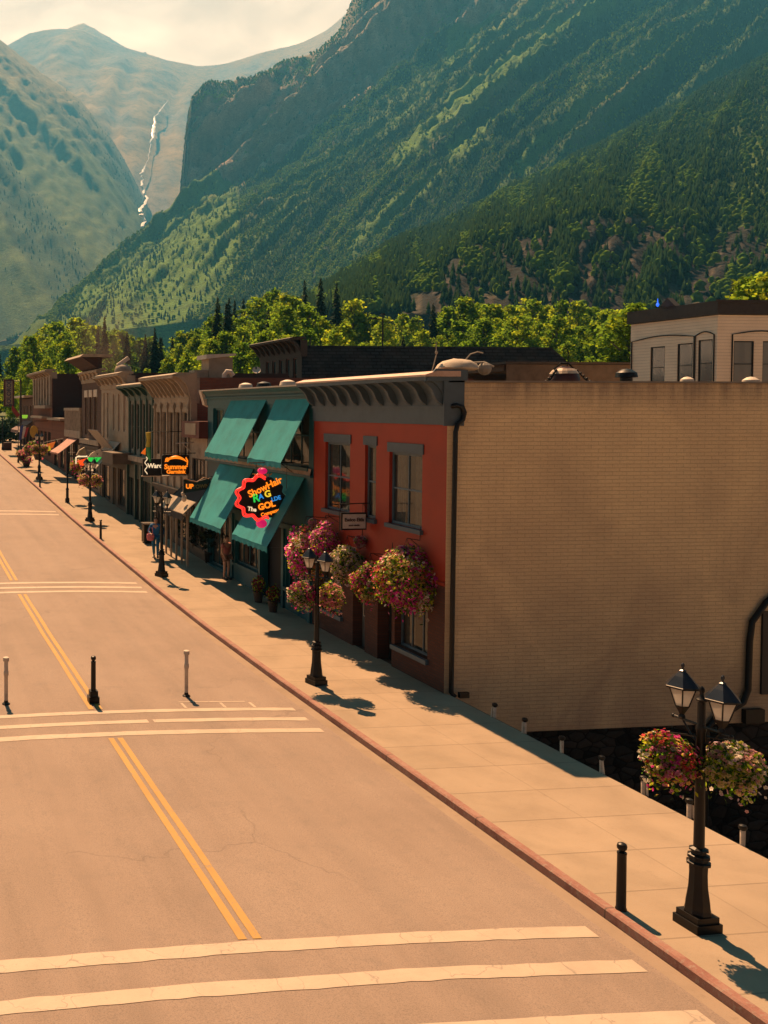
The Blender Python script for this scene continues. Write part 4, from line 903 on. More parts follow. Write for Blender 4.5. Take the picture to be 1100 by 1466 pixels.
n.links.new(math_n(n, 'MULTIPLY', math_n(n, 'MULTIPLY', ramp(n, sm, [(.45,0),(.75,1)]), ramp(n, sp.outputs['Value'], [(.2,1),(1,0)])), .16), pv.inputs['Density']); pv.inputs['Color'].default_value = (.62,.52,.45,1)
sk = MB().ball((0,0,0), 1, 12).build('smoke', m); sk.location = (24, 103, 15.5); sk.scale = (1,1,1); sk.data.transform(Matrix.Diagonal((5.2,4.,6.,1))); struct(sk, 'stuff'); sk['label'] = 'thin brown smoke wisp drifting up behind the far roofs'
def forest(name, data, label):
    P_, S_, K_ = data; P_ = np.array([tuple(p) for p in P_]); S_ = np.array(S_); K_ = np.array(K_)
    Vs = []; Fs = []; Ts = []; off = 0
    for kind, (tv, tf) in enumerate((tpl_conifer(), tpl_blob())):
        sel = np.where(K_ == kind)[0]
        if not len(sel): continue
        a = rng.random(len(sel))*6.283; ca, sa = np.cos(a)[:,None], np.sin(a)[:,None]
        sz = S_[sel][:,None]*(1 if kind == 0 else .72); wd = sz*(.85+.5*rng.random((len(sel),1)))*(1.05 if kind == 0 else .95)
        x = (tv[:,0]*ca-tv[:,1]*sa)*wd; y = (tv[:,0]*sa+tv[:,1]*ca)*wd; z = tv[:,2]*sz-.05*sz
        V = np.stack([x,y,z], -1)+P_[sel][:,None,:]
        base = np.array((.026,.048,.014)) if kind == 0 else np.array((.13,.20,.02))
        br = .75+.55*rng.random((len(sel),1)); hue = rng.random((len(sel),1))
        T = base*br*(1+np.array((.35,.1,-.1))*(hue-.5)); T = np.repeat(T[:,None,:], len(tv), 1)
        Fc = tf[None]+np.arange(len(sel))[:,None,None]*len(tv)+off
        Vs.append(V.reshape(-1,3)); Ts.append(T.reshape(-1,3)); Fs.append(Fc.reshape(-1,3)); off += len(sel)*len(tv)
    o = npmesh(name, np.concatenate(Vs), np.concatenate(Fs), np.concatenate(Ts), M_forest); struct(o, 'stuff'); o['label'] = label
    return o
k1 = lambda u, v: 1 if fb(u, v, 45, 51) > (.12 if v > 200 else .3) or rng.random() < .10 else 0
k2 = lambda u, v: 1 if fb(u+1.2*v, v*.5, 60, 61) > .10 or rng.random() < .15 else 0
forest('forest', scatter(*L1V[:4], 32000, (5, 10), k1), 'dense conifer and aspen forest on the near hillside')
forest('forest', scatter(*L2V[:4], 60000, (6, 11), k2), 'distant forest of conifers on the cliff mountain')
forest('forest', scatter(*L4V[:4], 2500, (8, 13), lambda u, v: 0), 'thin forest low on the hazy left mountain')

# ---------------------------------------------------------------- single trees behind the roofs
def leaf_cloud(centers, per, size, cols, rd, out=1.0, flat=.0):
    V = []; Fc = []; T = []
    for c0, r0 in centers:
        base = cols[rd.randrange(len(cols))]; br = rd.uniform(.85, 1.15)
        for _ in range(per):
            d = Vector((rd.gauss(0,1), rd.gauss(0,1), rd.gauss(0,1))).normalized(); p = Vector(c0)+Vector((d.x,d.y,d.z*.8))*r0*rd.uniform(.25,1.3)
            nrm = (d*out+Vector((rd.gauss(0,.6), rd.gauss(0,.6), rd.gauss(0,.6)))).normalized()
            a = nrm.orthogonal().normalized(); b_ = nrm.cross(a); an = rd.uniform(0,6.28); a, b_ = a*math.cos(an)+b_*math.sin(an), b_*math.cos(an)-a*math.sin(an)
            s_ = size*rd.uniform(.6,1.3); k = len(V)
            V += [p-a*s_-b_*s_*.6, p+a*s_-b_*s_*.6, p+a*s_*.7+b_*s_*.7, p-a*s_*.7+b_*s_*.7]; Fc.append((k,k+1,k+2,k+3))
            q = rd.uniform(.8,1.2)*br; T += [tuple(x*q for x in base)]*4
    return V, Fc, T
GREENS = [(.20,.33,.02),(.25,.37,.02),(.16,.29,.025),(.32,.41,.02),(.13,.24,.025)]
DGREENS = [(.016,.03,.014),(.022,.038,.016),(.012,.024,.012),(.028,.045,.016)]
def tint_mesh(name, V, Fc, T, mat):
    return npmesh(name, np.array([tuple(p) for p in V]), np.array(Fc), np.array(T), mat)
def deciduous(seed, per=34, nc=150):
    rd = random.Random(seed); t = thing('cottonwood_tree', 'bright green cottonwood in the tree belt behind the town roofs', 'tree')
    t['group'] = 'cottonwoods behind the roofs'
    C_ = []
    wid = rd.uniform(.15,.22)
    for _ in range(nc):
        z = rd.uniform(.12, .98); prof = math.sin(math.pi*min(1, max(0,(z-.03)/.99))**.85)**.7; a = rd.uniform(0,6.28); r_ = prof*wid*math.sqrt(rd.uniform(.1,1))
        C_.append(((r_*math.cos(a), r_*math.sin(a), z), rd.uniform(.022,.05)*(.6+.6*prof)))
    V, Fc, T = leaf_cloud(C_, per, .0105, GREENS, rd)
    C2 = []
    for _ in range(20):
        z = rd.uniform(.14, .93); prof = math.sin(math.pi*min(1, max(0,(z-.04)/.98))**.85)**.7; a = rd.uniform(0,6.28); r_ = prof*wid*.62*rd.random()
        C2.append(((r_*math.cos(a), r_*math.sin(a), z), .10*prof+.03))
    V2, F2, T2 = leaf_cloud(C2, 62, .0115, GREENS[2:]+GREENS[:1], rd, .6); k_ = len(V); V += V2; Fc += [tuple(i+k_ for i in f) for f in F2]; T += T2
    o = tint_mesh('crown', V, Fc, T, M_leaf); o.parent = t
    b = MB(); b.tube([(0,0,-.02),(.01,0,.3),(0,.01,.6),(0,0,.85)], [.022,.016,.01,.003], 7)
    for c0, _ in C_[::9]: b.tube([(0,0,max(.12,c0[2]-.2)), (c0[0]*.5,c0[1]*.5,c0[2]-.07), c0], [.008,.005,.002], 5)
    tr = b.build('trunk', pm('bark', (.12,.10,.08), .9, 0, .3, 6), t)
    return t
def conifer(seed):
    rd = random.Random(seed); t = thing('spruce_tree', 'dark narrow spruce standing among the green trees behind the town', 'tree')
    t['group'] = 'spruces behind the roofs'
    V = []; Fc = []; T = []; z = .1; 
    while z < .985:
        r_ = .155*(1-z)**.8+.008; nb = int(9+12*(1-z))
        for q in range(nb):
            a = rd.uniform(0,6.28); L_ = r_*rd.uniform(.6,1.15); d = Vector((math.cos(a), math.sin(a), 0)); s_ = Vector((-d.y, d.x, 0)); w_ = L_*rd.uniform(.22,.36); dr = L_*rd.uniform(.25,.6)
            k = len(V); zz = z+rd.uniform(-.01,.01); base = DGREENS[rd.randrange(4)]
            V += [Vector((0,0,zz+.015)), d*L_*.6+s_*w_+Vector((0,0,zz-dr*.5)), d*L_+Vector((0,0,zz-dr*.8)), d*L_*.6-s_*w_+Vector((0,0,zz-dr*.5))]
            Fc.append((k,k+1,k+2,k+3)); g_ = rd.uniform(.7,1.4); T += [tuple(x*g_ for x in base)]*4
        z += .016
    o = tint_mesh('crown', V, Fc, T, M_needle); o.parent = t
    MB().tube([(0,0,-.02),(0,0,.95)], [.014,.002], 6).build('trunk', pm('bark', (.12,.10,.08), .9), t)
    return t
DEC = [deciduous(s_) for s_ in (11,22,33,44,55,66)]; CON = [conifer(s_) for s_ in (1,2,3)]
TL = [(-200,480),(-60,500),(0,495),(30,492),(60,470),(100,462),(130,460),(150,475),(190,482),(225,492),(250,485),(290,470),(320,440),(350,425),(400,412),(450,408),(490,415),(520,445),(560,450),(610,435),(650,428),(700,424),(760,428),(820,424),(880,428),(910,440),(960,440),(1020,440),(1060,396),(1100,388),(1160,385),(1300,380)]
def tl(u):
    for (a, b_), (c_, d) in zip(TL, TL[1:]):
        if a <= u <= c_: return b_+(d-b_)*(u-a)/(c_-a)
    return 400
rd = random.Random(17); used = set(); ntree = 0; DZ = 9
def plant(u, v_top, D, con):
    global ntree
    p = Vector((0,0,CAMH))+ray(u, v_top)*D
    if p.x > 29 and p.y < 80: return
    if -5 < p.x < 30 and p.y < 108: return
    g_ = gz(p.y); h = (p.z-g_)*1.0
    if h < 3: return
    src = (CON if con else DEC); proto = src[rd.randrange(len(src))]
    if proto.name in used: o = copy_tree(proto)
    else: o = proto; used.add(proto.name)
    wv = rd.uniform(.85, 1.3)
    if con: wv = min(1.1, 7/h+.65)
    o.location = (p.x, p.y, g_-.1); o.scale = (h*wv, h*wv, h); o.rotation_euler = (0,0,rd.uniform(0,6.28)); ntree += 1
u = 40
while u < 340:
    plant(u, tl(u)-rd.uniform(0,9), rd.uniform(228, 262), rd.random() < .3); u += rd.uniform(11, 16)
u = -120
while u < 1200:
    con = rd.random() < (.5 if 130 < u < 240 or 300 < u < 500 else .14)
    plant(u, tl(u)+rd.uniform(-4, 14)-(12 if con else 0), rd.uniform(175, 215), con); u += rd.uniform(19, 27)
u = -100
while u < 1150:
    plant(u, tl(u)+rd.uniform(22, 48), rd.uniform(140, 165), rd.random() < .13); u += rd.uniform(23, 33)
u = -90
while u < 1000:
    plant(u, tl(u)+rd.uniform(52, 84), rd.uniform(112, 130), rd.random() < .07); u += rd.uniform(30, 42)
for u, v, D in ((150,452,180),(312,424,170),(325,432,178),(222,468,175),(385,440,150),(415,435,160),(440,432,155)): plant(u, v, D, True)
for u, v, D in ((905,432,90),(1078,392,95),(1100,384,92),(1045,428,100),(890,500,90)): plant(u, v, D, False)


# ---------------------------------------------------------------- street lamps
def make_lamp(label):
    t = thing('street_lamp', label, 'street lamp')
    b = MB(); b.box(-.185,.185,-.185,.185,0,.11); b.box(-.16,.16,-.16,.16,.11,.19)
    b.lathe([(.155,.19),(.155,.21),(.145,.25),(.14,.32),(.128,.40),(.112,.52),(.105,.70),(.108,.80),(.135,.81),(.14,.84),(.11,.86),(.105,.885),(.13,.90),(.125,.93),(.085,.95),(.08,.975),(.112,.99),(.108,1.01),(.062,1.03)], (0,0,0), 8, math.pi/8)
    b.build('base', M_iron, t)
    MB().lathe([(.062,1.03),(.052,2.5),(.06,2.52),(.06,2.56),(.045,2.6),(.045,2.88),(.07,2.9),(.07,2.915),(.03,2.95),(.022,2.99),(.034,3.02),(.03,3.05),(.006,3.08)], (0,0,0), 10).build('post', M_iron, t, smooth=True)
    b = MB(); b.tube([(-.42,0,2.575),(.42,0,2.575)], .018, 8); b.tube([(0,-.02,2.35),(-.12,-.0,2.38),(-.27,0,2.56)], .012, 6); b.tube([(0,0,2.35),(.12,0,2.38),(.27,0,2.56)], .012, 6)
    for x in (-.42,.42): b.ball((x,0,2.575), .028, 8)
    b.build('crossbar', M_iron, t, smooth=True)
    b = MB(); b.tube([(-.35,.0,2.44),(.35,0,2.44)], .012, 6)
    for x in (-.35,.35): b.tube([(x,0,2.44),(x,0,2.40)], .008, 5)
    b.build('basket_arm', M_iron, t)
    for x in (-.29,.29):
        b = MB(); b.lathe([(.02,2.575),(.045,2.60),(.03,2.64),(.075,2.72),(.085,2.735),(.085,2.75)], (x,0,0), 6, .3)
        for k in range(6):
            a = .3+2*math.pi*k/6; b.tube([(x+.083*math.cos(a),.083*math.sin(a),2.745),(x+.165*math.cos(a),.165*math.sin(a),2.99)], .009, 5)
        b.lathe([(.175,2.985),(.21,2.985),(.21,3.005),(.185,3.02)], (x,0,0), 6, .3)
        L_ = b.build('lantern', M_iron, t)
        MB().lathe([(.078,2.75),(.158,2.985)], (x,0,0), 6, .3, cap=False).build('lantern_glass', M_frost, L_)
        MB().lathe([(.2,3.012),(.10,3.13),(.04,3.19),(.045,3.20),(.018,3.215),(.014,3.24),(.024,3.26),(.02,3.285),(.003,3.30)], (x,0,0), 6, .3).build('lantern_roof', M_lroof, L_)
    return t
m, n, b, o = nt('frosted_glass'); b.inputs['Base Color'].default_value = (.80,.70,.60,1); b.inputs['Roughness'].default_value = .35; tp = n.nodes.new('ShaderNodeBsdfTransparent'); m2 = n.nodes.new('ShaderNodeMixShader'); m2.inputs[0].default_value = .15
t = n.nodes.new('ShaderNodeBsdfTranslucent'); t.inputs[0].default_value = (1,.95,.88,1); mx = n.nodes.new('ShaderNodeMixShader'); mx.inputs[0].default_value = .85
n.links.new(b.outputs[0], mx.inputs[1]); n.links.new(t.outputs[0], mx.inputs[2]); n.links.new(mx.outputs[0], m2.inputs[1]); n.links.new(tp.outputs[0], m2.inputs[2]); n.links.new(m2.outputs[0], o.inputs[0]); M_frost = m
M_lroof = pm('lantern_roof_metal', (.03,.035,.045), .3, .5, .2, 6, .05)
LL = [(11.82,'black double lantern street lamp nearest the camera with two flower baskets'),(23.55,'double lantern street lamp in front of the red building'),
      (38.0,'double lantern street lamp beside the person dressed in blue'),(52.4,'double lantern street lamp in front of the green and white hanging sign'),
      (71.2,'small far street lamp with pink baskets before the slatted shop'),]
lamp0 = make_lamp(LL[0][1]); LX = 11.02
lamps = []
for i, (y, lb) in enumerate(LL):
    o = lamp0 if i == 0 else copy_tree(lamp0)
    o['label'] = lb; o['group'] = 'double lantern street lamps along the kerb'
    o.location = (LX+(.11 if i == 0 else 0), y, gz(y)+WZ); o.rotation_euler = (0,0,R((-88,-76,-62,-58,-60)[i])); o.scale = (1.08,1.08,1.10); lamps.append(o)
    for k_ in kids(o):
        if k_.name.startswith('basket_arm'): k_.rotation_euler = (0,0,R(-32)-o.rotation_euler.z)

# ---------------------------------------------------------------- flower baskets
PAL = {'magenta':[(.75,.04,.38),(.88,.12,.48),(.85,.30,.52),(.90,.75,.60)], 'mix':[(.85,.07,.45),(.92,.32,.58),(.95,.88,.75),(.70,.05,.30),(.95,.50,.18),(.92,.80,.35),(.90,.12,.16)],
       'pale':[(.92,.80,.70),(.92,.45,.45),(.75,.55,.70),(.95,.78,.40)], 'pink':[(.72,.30,.32),(.62,.16,.22),(.75,.48,.44)]}
FOL = [(.14,.30,.015),(.36,.50,.02),(.05,.13,.02),(.55,.58,.03),(.03,.075,.02),(.10,.22,.02)]
def flowers(name, par, rx, ry, rz, pal, nf, nl, seed, size=.032, c0=(0,0,0), trail=.3, sector=None):
    rd_ = random.Random(seed); V = []; Fc = []; T = []
    clumps = [(Vector((rd_.gauss(0,1),rd_.gauss(0,1),rd_.gauss(0,1))).normalized(), rd_.random(), rd_.uniform(.80,1.14)) for _ in range(26)]
    for k in range(nf+nl):
        d = Vector((rd_.gauss(0,1), rd_.gauss(0,1), rd_.gauss(0,1))).normalized()
        cl = max(clumps, key=lambda q: q[0].dot(d)); rad = cl[2]*rd_.uniform(.70,1.06)+.12*noise.noise(d*3+Vector((seed,0,0)))
        p = Vector((d.x*rx, d.y*ry, d.z*rz))*rad
        if d.z < -.2 and rd_.random() < .25: p.z -= rd_.random()**2*trail
        if d.z < -.75 and rd_.random() < .6: p.z *= .75
        nrm = (d+Vector((rd_.gauss(0,.6), rd_.gauss(0,.6), rd_.gauss(0,.6)+.35))).normalized(); a = nrm.orthogonal().normalized(); b_ = nrm.cross(a)
        an = rd_.uniform(0,6.28); a, b_ = a*math.cos(an)+b_*math.sin(an), b_*math.cos(an)-a*math.sin(an); p = p+Vector(c0)
        j = len(V)
        if k < nf and rd_.random() < (1.15-.4*(cl[1] > .7)):
            pl = pal[int(cl[1]*len(pal))%len(pal)] if rd_.random() < .62 else pal[rd_.randrange(len(pal))]
            s_ = size*rd_.uniform(.65,1.2); V.append(p-nrm*s_*.35); T.append(tuple(x*.45 for x in pl))
            for q in range(10): t = math.pi*2*q/10; r_ = s_*(1 if q%2 == 0 else .72); V.append(p+a*math.cos(t)*r_+b_*math.sin(t)*r_+nrm*rd_.uniform(-.1,.1)*s_); g_ = rd_.uniform(.8,1.15); T.append(tuple(min(1,x*g_) for x in pl))
            Fc += [(j,j+1+q,j+1+(q+1)%10) for q in range(10)]
        else:
            c_ = FOL[rd_.randrange(len(FOL))]; s_ = size*rd_.uniform(.8,1.6); p = p*.97 if False else p
            V += [p-a*s_, p-b_*s_*.45, p+a*s_, p+b_*s_*.45]; T += [c_]*4; Fc += [(j,j+1,j+2),(j,j+2,j+3)]
    o = npmesh(name, np.array([tuple(p) for p in V]), np.array(Fc), np.array(T), M_petal); o.parent = par
    return o
M_wire = pm('moss_liner', (.05,.045,.025), .95, 0, .4, 12)
def basket(label, loc, rx, rz, pal, nf, seed, ry=None, hang=.35, group=None, size=.032):
    t = thing('hanging_basket', label, 'flower basket', loc, group=group)
    flowers('blossoms', t, rx, ry or rx, rz, pal, nf, int(nf*1.0), seed, size)
    MB().lathe([(.02,-rz*.62),(rx*.38,-rz*.5),(rx*.55,-rz*.15),(rx*.6,.05),(rx*.1,.06)], (0,0,0), 12).build('basket', M_wire, t, smooth=True)
    b = MB()
    for k in range(3): a = 2*math.pi*k/3; b.tube([(rx*.55*math.cos(a),rx*.55*math.sin(a),.03),(0,0,hang)], .006, 4)
    b.build('hanger', M_iron, t); return t
GB = 'flower baskets hung from the street lamps'
def lamp_basket(i, side, label, pal, nf, rx=.345, size=.03):
    L_ = lamps[i]; a = L_.rotation_euler.z
    # baskets hang from the arm, slightly outside the lanterns
    a = R(-32); off = Vector((math.cos(a), math.sin(a), 0))*.37*side
    p = L_.location+off+Vector((0,0,2.34)); return basket(label, p, rx, rx*.95, pal, nf, 100+i*2+side, group=GB, size=size, hang=.28)
lamp_basket(0, 1, 'flower basket of pale pink and yellow blooms on the nearest lamp, right of its post', PAL['pale'], 1500)
lamp_basket(0, -1, 'flower basket of magenta and yellow blooms on the nearest lamp, left of its post', PAL['mix'], 1500)
lamp_basket(1, 1, 'pink flower basket right of the lamp post before the red building', PAL['pink'], 800, size=.035)
lamp_basket(1, -1, 'magenta flower basket left of the lamp post before the red building', PAL['magenta'], 800, size=.035)
lamp_basket(3, 1, 'pink flower basket right of the lamp under the green and white sign', PAL['pink'], 350, size=.05)
lamp_basket(3, -1, 'pink flower basket left of the lamp under the green and white sign', PAL['pink'], 350, size=.05)
lamp_basket(4, 1, 'small pink flower basket on the right arm of the farthest lamp', PAL['pink'], 250, size=.06)
lamp_basket(4, -1, 'small pink flower basket on the left arm of the farthest lamp', PAL['pink'], 250, size=.06)
GF = 'big flower baskets hung across the red shop front'; WB = []
def wall_basket(label, u, v, y, rx, rz, pal, nf, seed):
    p = onY(u, v, y); t = basket(label, p, rx, rz, pal, nf, seed, group=GF, size=.042, hang=rz+.25)
    b = MB(); b.tube([(XW-p.x, 0, rz+.55),(XW-p.x-.02,0,rz+.2),(0,0,rz+.26)], .012, 5); b.tube([(XW-p.x,0,rz+.0),(.1,0,rz+.24)], .01, 5); b.build('bracket_arm', M_iron, t)
    return t
WB.append(wall_basket('huge overflowing flower basket over the right shop window of the red building', 582, 832, 23.5, .80, .88, PAL['mix'], 3600, 5))
WB.append(wall_basket('pink and cream flower basket just left of the huge one on the red front', 530, 836, 24.9, .50, .60, PAL['mix'], 1500, 6))
WB.append(wall_basket('flower basket with white blooms over the door of the red building', 497, 806, 26.6, .50, .55, PAL['pale'], 1300, 7))
WB.append(wall_basket('tall magenta flower basket at the left end of the red shop front', 438, 790, 28.8, .62, .88, PAL['mix'], 2400, 8))
WB.append(wall_basket('shaded flower basket tucked behind the lamp at the left of the red front', 466, 775, 28.0, .45, .55, PAL['magenta'], 900, 9))
# pink globe blooms standing above the baskets
def bloom(par, u, v, y, r):
    p = onY(u, v, y)-par.location; h = flowers('flower_head', par, r, r, r, PAL['pink'], 260, 20, int(u), .04, (0,0,0), trail=0); h.location = p; h['label'] = 'round pink flower head standing above the rest'
bloom(WB[0], 577, 790, 23.6, .16); bloom(WB[2], 516, 776, 26.4, .20); bloom(WB[3], 448, 748, 28.7, .13)

# ---------------------------------------------------------------- bollards and posts
def make_bollard(h, wide=False):
    t = thing('bollard', 'x', 'bollard')
    b = MB()
    if wide: b.box(-.13,.13,-.13,.13,0,.16); b.box(-.10,.10,-.10,.10,.16,.3)
    b.lathe([(.075,0),(.075,.02),(.065,.04),(.06,h-.17),(.064,h-.165),(.064,h-.14)], (0,0,0), 12); b.build('shaft', M_iron, t, smooth=True)
    MB().lathe([(.03,h-.14),(.035,h-.12),(.062,h-.09),(.068,h-.055),(.058,h-.02),(.03,h-.003),(.003,h)], (0,0,0), 12).build('ball_top', M_iron, t, smooth=True)
    return t
for lb, y, x, dz, wd in (('black ball topped bollard on the kerb beside the nearest crossing',12.36,10.42,WZ,0),('black ball topped bollard on the kerb left of the blue dressed person',46.9,10.42,WZ,0),
                 ('black ball topped bollard on the kerb far down the street',67.0,10.42,WZ,0),('black bollard standing on the yellow centre line',22.75,4.88,0,1)):
    o = make_bollard(.98 if not wd else 1.16, wd); o['label'] = lb; o['group'] = 'black bollards'; o.location = (x, y, (gz(y) if not wd else road_z(x,y))+dz)
M_tanpost = pm('weathered_tan_plastic', (.48,.40,.32), .7, 0, .25, 6)
for lb, u, v in (('pale flexible road post at the left edge of the picture',9,1010),('pale flexible road post between centre line and kerb',267,998)):
    p = onG(u, v, -.02); t = thing('road_post', lb, 'road post', (p.x, p.y, road_z(p.x,p.y)), group='pale road posts')
    MB().lathe([(.10,0),(.10,.02),(.055,.05),(.05,.1)], (0,0,0), 12).build('foot', M_iron, t, smooth=True)
    MB().lathe([(.048,.1),(.048,.7),(.062,.72),(.062,.82),(.05,.84),(.05,1.06),(.075,1.07),(.075,1.16),(.05,1.17)], (0,0,0), 12).build('tube', M_tanpost, t, smooth=True)
ord_ = ['nearest to the shop corner','second from the shop corner','third from the shop corner','fourth from the shop corner','fifth from the shop corner','fourth from the right edge','third from the right edge behind the lamp base','nearest to the right edge']
nm = ['first','second','third','fourth','fifth','sixth','seventh','eighth']
post0 = None
for i, u in enumerate((702,745,798,855,915,981,1058)):
    p = onX(u, 1100, 13.88); y = p.y
    if post0 is None:
        post0 = thing('edge_post', 'x', 'post')
        b = MB(); b.lathe([(.035,-.3),(.035,.02),(.037,.36),(.03,.37)], (0,0,0), 10); b.build('stake', M_tanpost, post0, smooth=True)
        MB().lathe([(.03,.37),(.055,.39),(.065,.42),(.055,.455),(.02,.47)], (0,0,0), 10).build('knob', M_iron, post0, smooth=True)
        MB().prism([(-.05,.03,.34),(-.03,.03,.36),(-.035,.03,.12),(-.075,.03,.10)], (0,.02,0)).build('ribbon', M_white, post0)
        o = post0
    else: o = copy_tree(post0)
    o.location = (13.975, y, -.07); o['label'] = f'short tan post with black knob on the pavement edge, {nm[i]} out from the red building'; o['group'] = 'short posts along the pavement edge'
    o.rotation_euler = (0, 0, i*.7)
# plain poles
def pole(label, x, y, h, r=.06, name='basket_post'):
    t = thing(name, label, 'pole', (x, y, gz(y)+WZ)); MB().lathe([(r*2.4,0),(r*2.4,.25),(r*1.6,.3),(r*1.5,.8),(r*2,.85),(r,.95),(r*.8,h)], (0,0,0), 10).build('shaft', M_iron, t, smooth=True); return t
t = pole('slim dark post carrying one flower basket between two lamps', 11.05, 59.6, 3.3); MB().tube([(0,0,3.2),(.5,0,3.2),(.55,0,3.05)], .02, 6).build('arm', M_iron, t)
basket('flower basket of orange and green hanging from the slim dark post', (11.6, 59.6, gz(59.6)+2.35), .38, .42, PAL['mix'], 250, 31, size=.06, hang=.7)
pole('thin post near the pavement edge before the far banner', 11.0, 83.3, 3.9, .04, 'sign_pole')
t = pole('far pole with a dark red box at the left picture edge', 11.0, 95.5, 3.4, .05, 'sign_pole')
MB().box(.1,.9,-.3,.3,.0,.75).build('utility_box', pm('dark_red_box', (.05,.02,.018), .6), t)

# ---------------------------------------------------------------- signs
def panel_y(par, name, x0, x1, y, z0, z1, mat, th=.08, rad=.0):
    if rad <= 0: return MB().box(x0,x1,y,y+th,z0,z1).build(name, mat, par)
    P_ = []
    for cx, cz, a0 in ((x1-rad,z1-rad,0),(x0+rad,z1-rad,90),(x0+rad,z0+rad,180),(x1-rad,z0+rad,270)):
        P_ += [(cx+rad*math.cos(R(a0+q*30)), y, cz+rad*math.sin(R(a0+q*30))) for q in range(4)]
    return MB().prism(P_, (0,th,0)).build(name, mat, par)
M_board = pm('black_sign_board', (.012,.010,.010), .4, 0, .1, 6, .05)
E_red = emis('neon_red', (1,.03,.02), .42); E_org = emis('neon_orange', (1,.22,.01), .42); E_yel = emis('neon_yellow', (.9,.6,.03), .3); E_grn = emis('neon_green', (.03,.7,.08), .25)
E_blu = emis('neon_blue', (.04,.35,.9), .22); E_mag = emis('neon_magenta', (.7,.01,.12), .22); E_crm = emis('neon_cream', (1,.75,.45), .26); E_amber = emis('amber_letters', (1,.22,.01), .36)
# scalloped neon sign
NY = 31.3; nx, nz_ = 12.62, 4.22
t = thing('neon_sign', 'scalloped hanging neon sign with red tube edge and coloured lettering over the teal awnings', 'sign', (nx, NY, nz_), world=True)
def scal(a, k=1.): 
    r_ = 1+.075*math.cos(a*11); return (nx+.88*k*r_*math.cos(a)*(1.05 if math.cos(a) < 0 else 1), nz_+.76*k*r_*math.sin(a))
out = [scal(2*math.pi*q/96, .93) for q in range(96)]
MB().prism([(x, NY, z) for x, z in out], (0,.22,0)).build('board', M_board, t)
for k_, r_ in ((1.0,.032),(.90,.024)):
    pts = [scal(R(82+q*2), k_) for q in range(103)]
    MB().tube([(x, NY-.05, z) for x, z in pts], r_, 8).build('neon_tube', E_red, t, smooth=True)
MB().ball((nx+.02,NY+.02,nz_+.92), .17, 12, sz=.7).build('rose', E_mag, t, smooth=True)
MB().ball((nx+.0,NY+.02,nz_-.90), .19, 12, sz=.85).build('rose', E_mag, t, smooth=True)
b = MB()
for q in range(9): a = q*.7; b.obox((nx-.3+q*.075, NY-.03+.03*math.sin(q*2), nz_+.79+.03*math.cos(q*3)), (.11,.02,.035), 0, 0, a)
b.build('gold_leaves', pm('gold_leaf', (.55,.35,.08), .4, .4), t)
letters(t, 'ShowHair', (nx+.10,NY-.03,nz_+.36), .34, E_org, R(24), .95, bold=.008)
letters(t, 'R', (nx-.22,NY-.03,nz_-.02), .40, E_grn, R(10), bold=.01); letters(t, 'A', (nx-.04,NY-.03,nz_+.03), .26, E_blu, R(12), bold=.006)
letters(t, 'G', (nx+.20,NY-.03,nz_+.12), .32, E_yel, R(14), bold=.01); letters(t, 'LDE', (nx+.50,NY-.03,nz_-.04), .2, E_blu, R(14), bold=.004)
letters(t, 'The', (nx-.36,NY-.03,nz_-.40), .20, E_crm, R(-8), bold=.006); letters(t, 'GOL', (nx+.16,NY-.03,nz_-.28), .30, E_org, R(14), bold=.012); letters(t, 'Company', (nx+.28,NY-.03,nz_-.52), .17, E_org, R(16), bold=.005)
b = MB(); b.tube([(XW,NY+.1,5.42),(12.2,NY+.1,5.42)], .022, 6); b.tube([(12.45,NY+.1,5.42),(12.45,NY+.1,nz_+.6)], .01, 5); b.tube([(13.55,NY+.1,5.42),(13.55,NY+.1,nz_+.3)], .01, 5); b.tube([(XW,NY+.1,5.0),(13.3,NY+.1,5.42)], .014, 5)
b.build('bracket', M_iron, t)
# white hanging sign
t = thing('hanging_sign', 'small white framed sign hanging from an iron bracket on the red wall', 'sign', (13.4,26.2,4.3), world=True)
panel_y(t, 'frame', 12.98, 13.76, 26.2, 3.74, 4.25, M_iron, .05); panel_y(t, 'panel', 13.02, 13.72, 26.185, 3.785, 4.205, pm('sign_white', (.50,.45,.40), .5), .012)
M_ink = pm('brown_ink', (.05,.02,.015), .6)
letters(t, 'Ewico Eitls', (13.37,26.175,4.04), .145, M_ink, 0, .95, bold=.004); letters(t, 'novo studio', (13.37,26.175,3.88), .07, M_ink, bold=.002)
b = MB(); b.tube([(XW,26.22,4.52),(12.75,26.22,4.50)], .016, 6); b.tube([(13.1,26.22,4.5),(13.1,26.22,4.25)], .008, 5); b.tube([(13.65,26.22,4.5),(13.65,26.22,4.25)], .008, 5); b.tube([(XW,26.22,4.9),(XW-.03,26.22,4.3),(XW-.18,26.22,4.5)], .012, 5); b.tube([(12.93,26.2,3.72),(12.93,26.2,4.27)], .014, 5); b.build('bracket', M_iron, t)
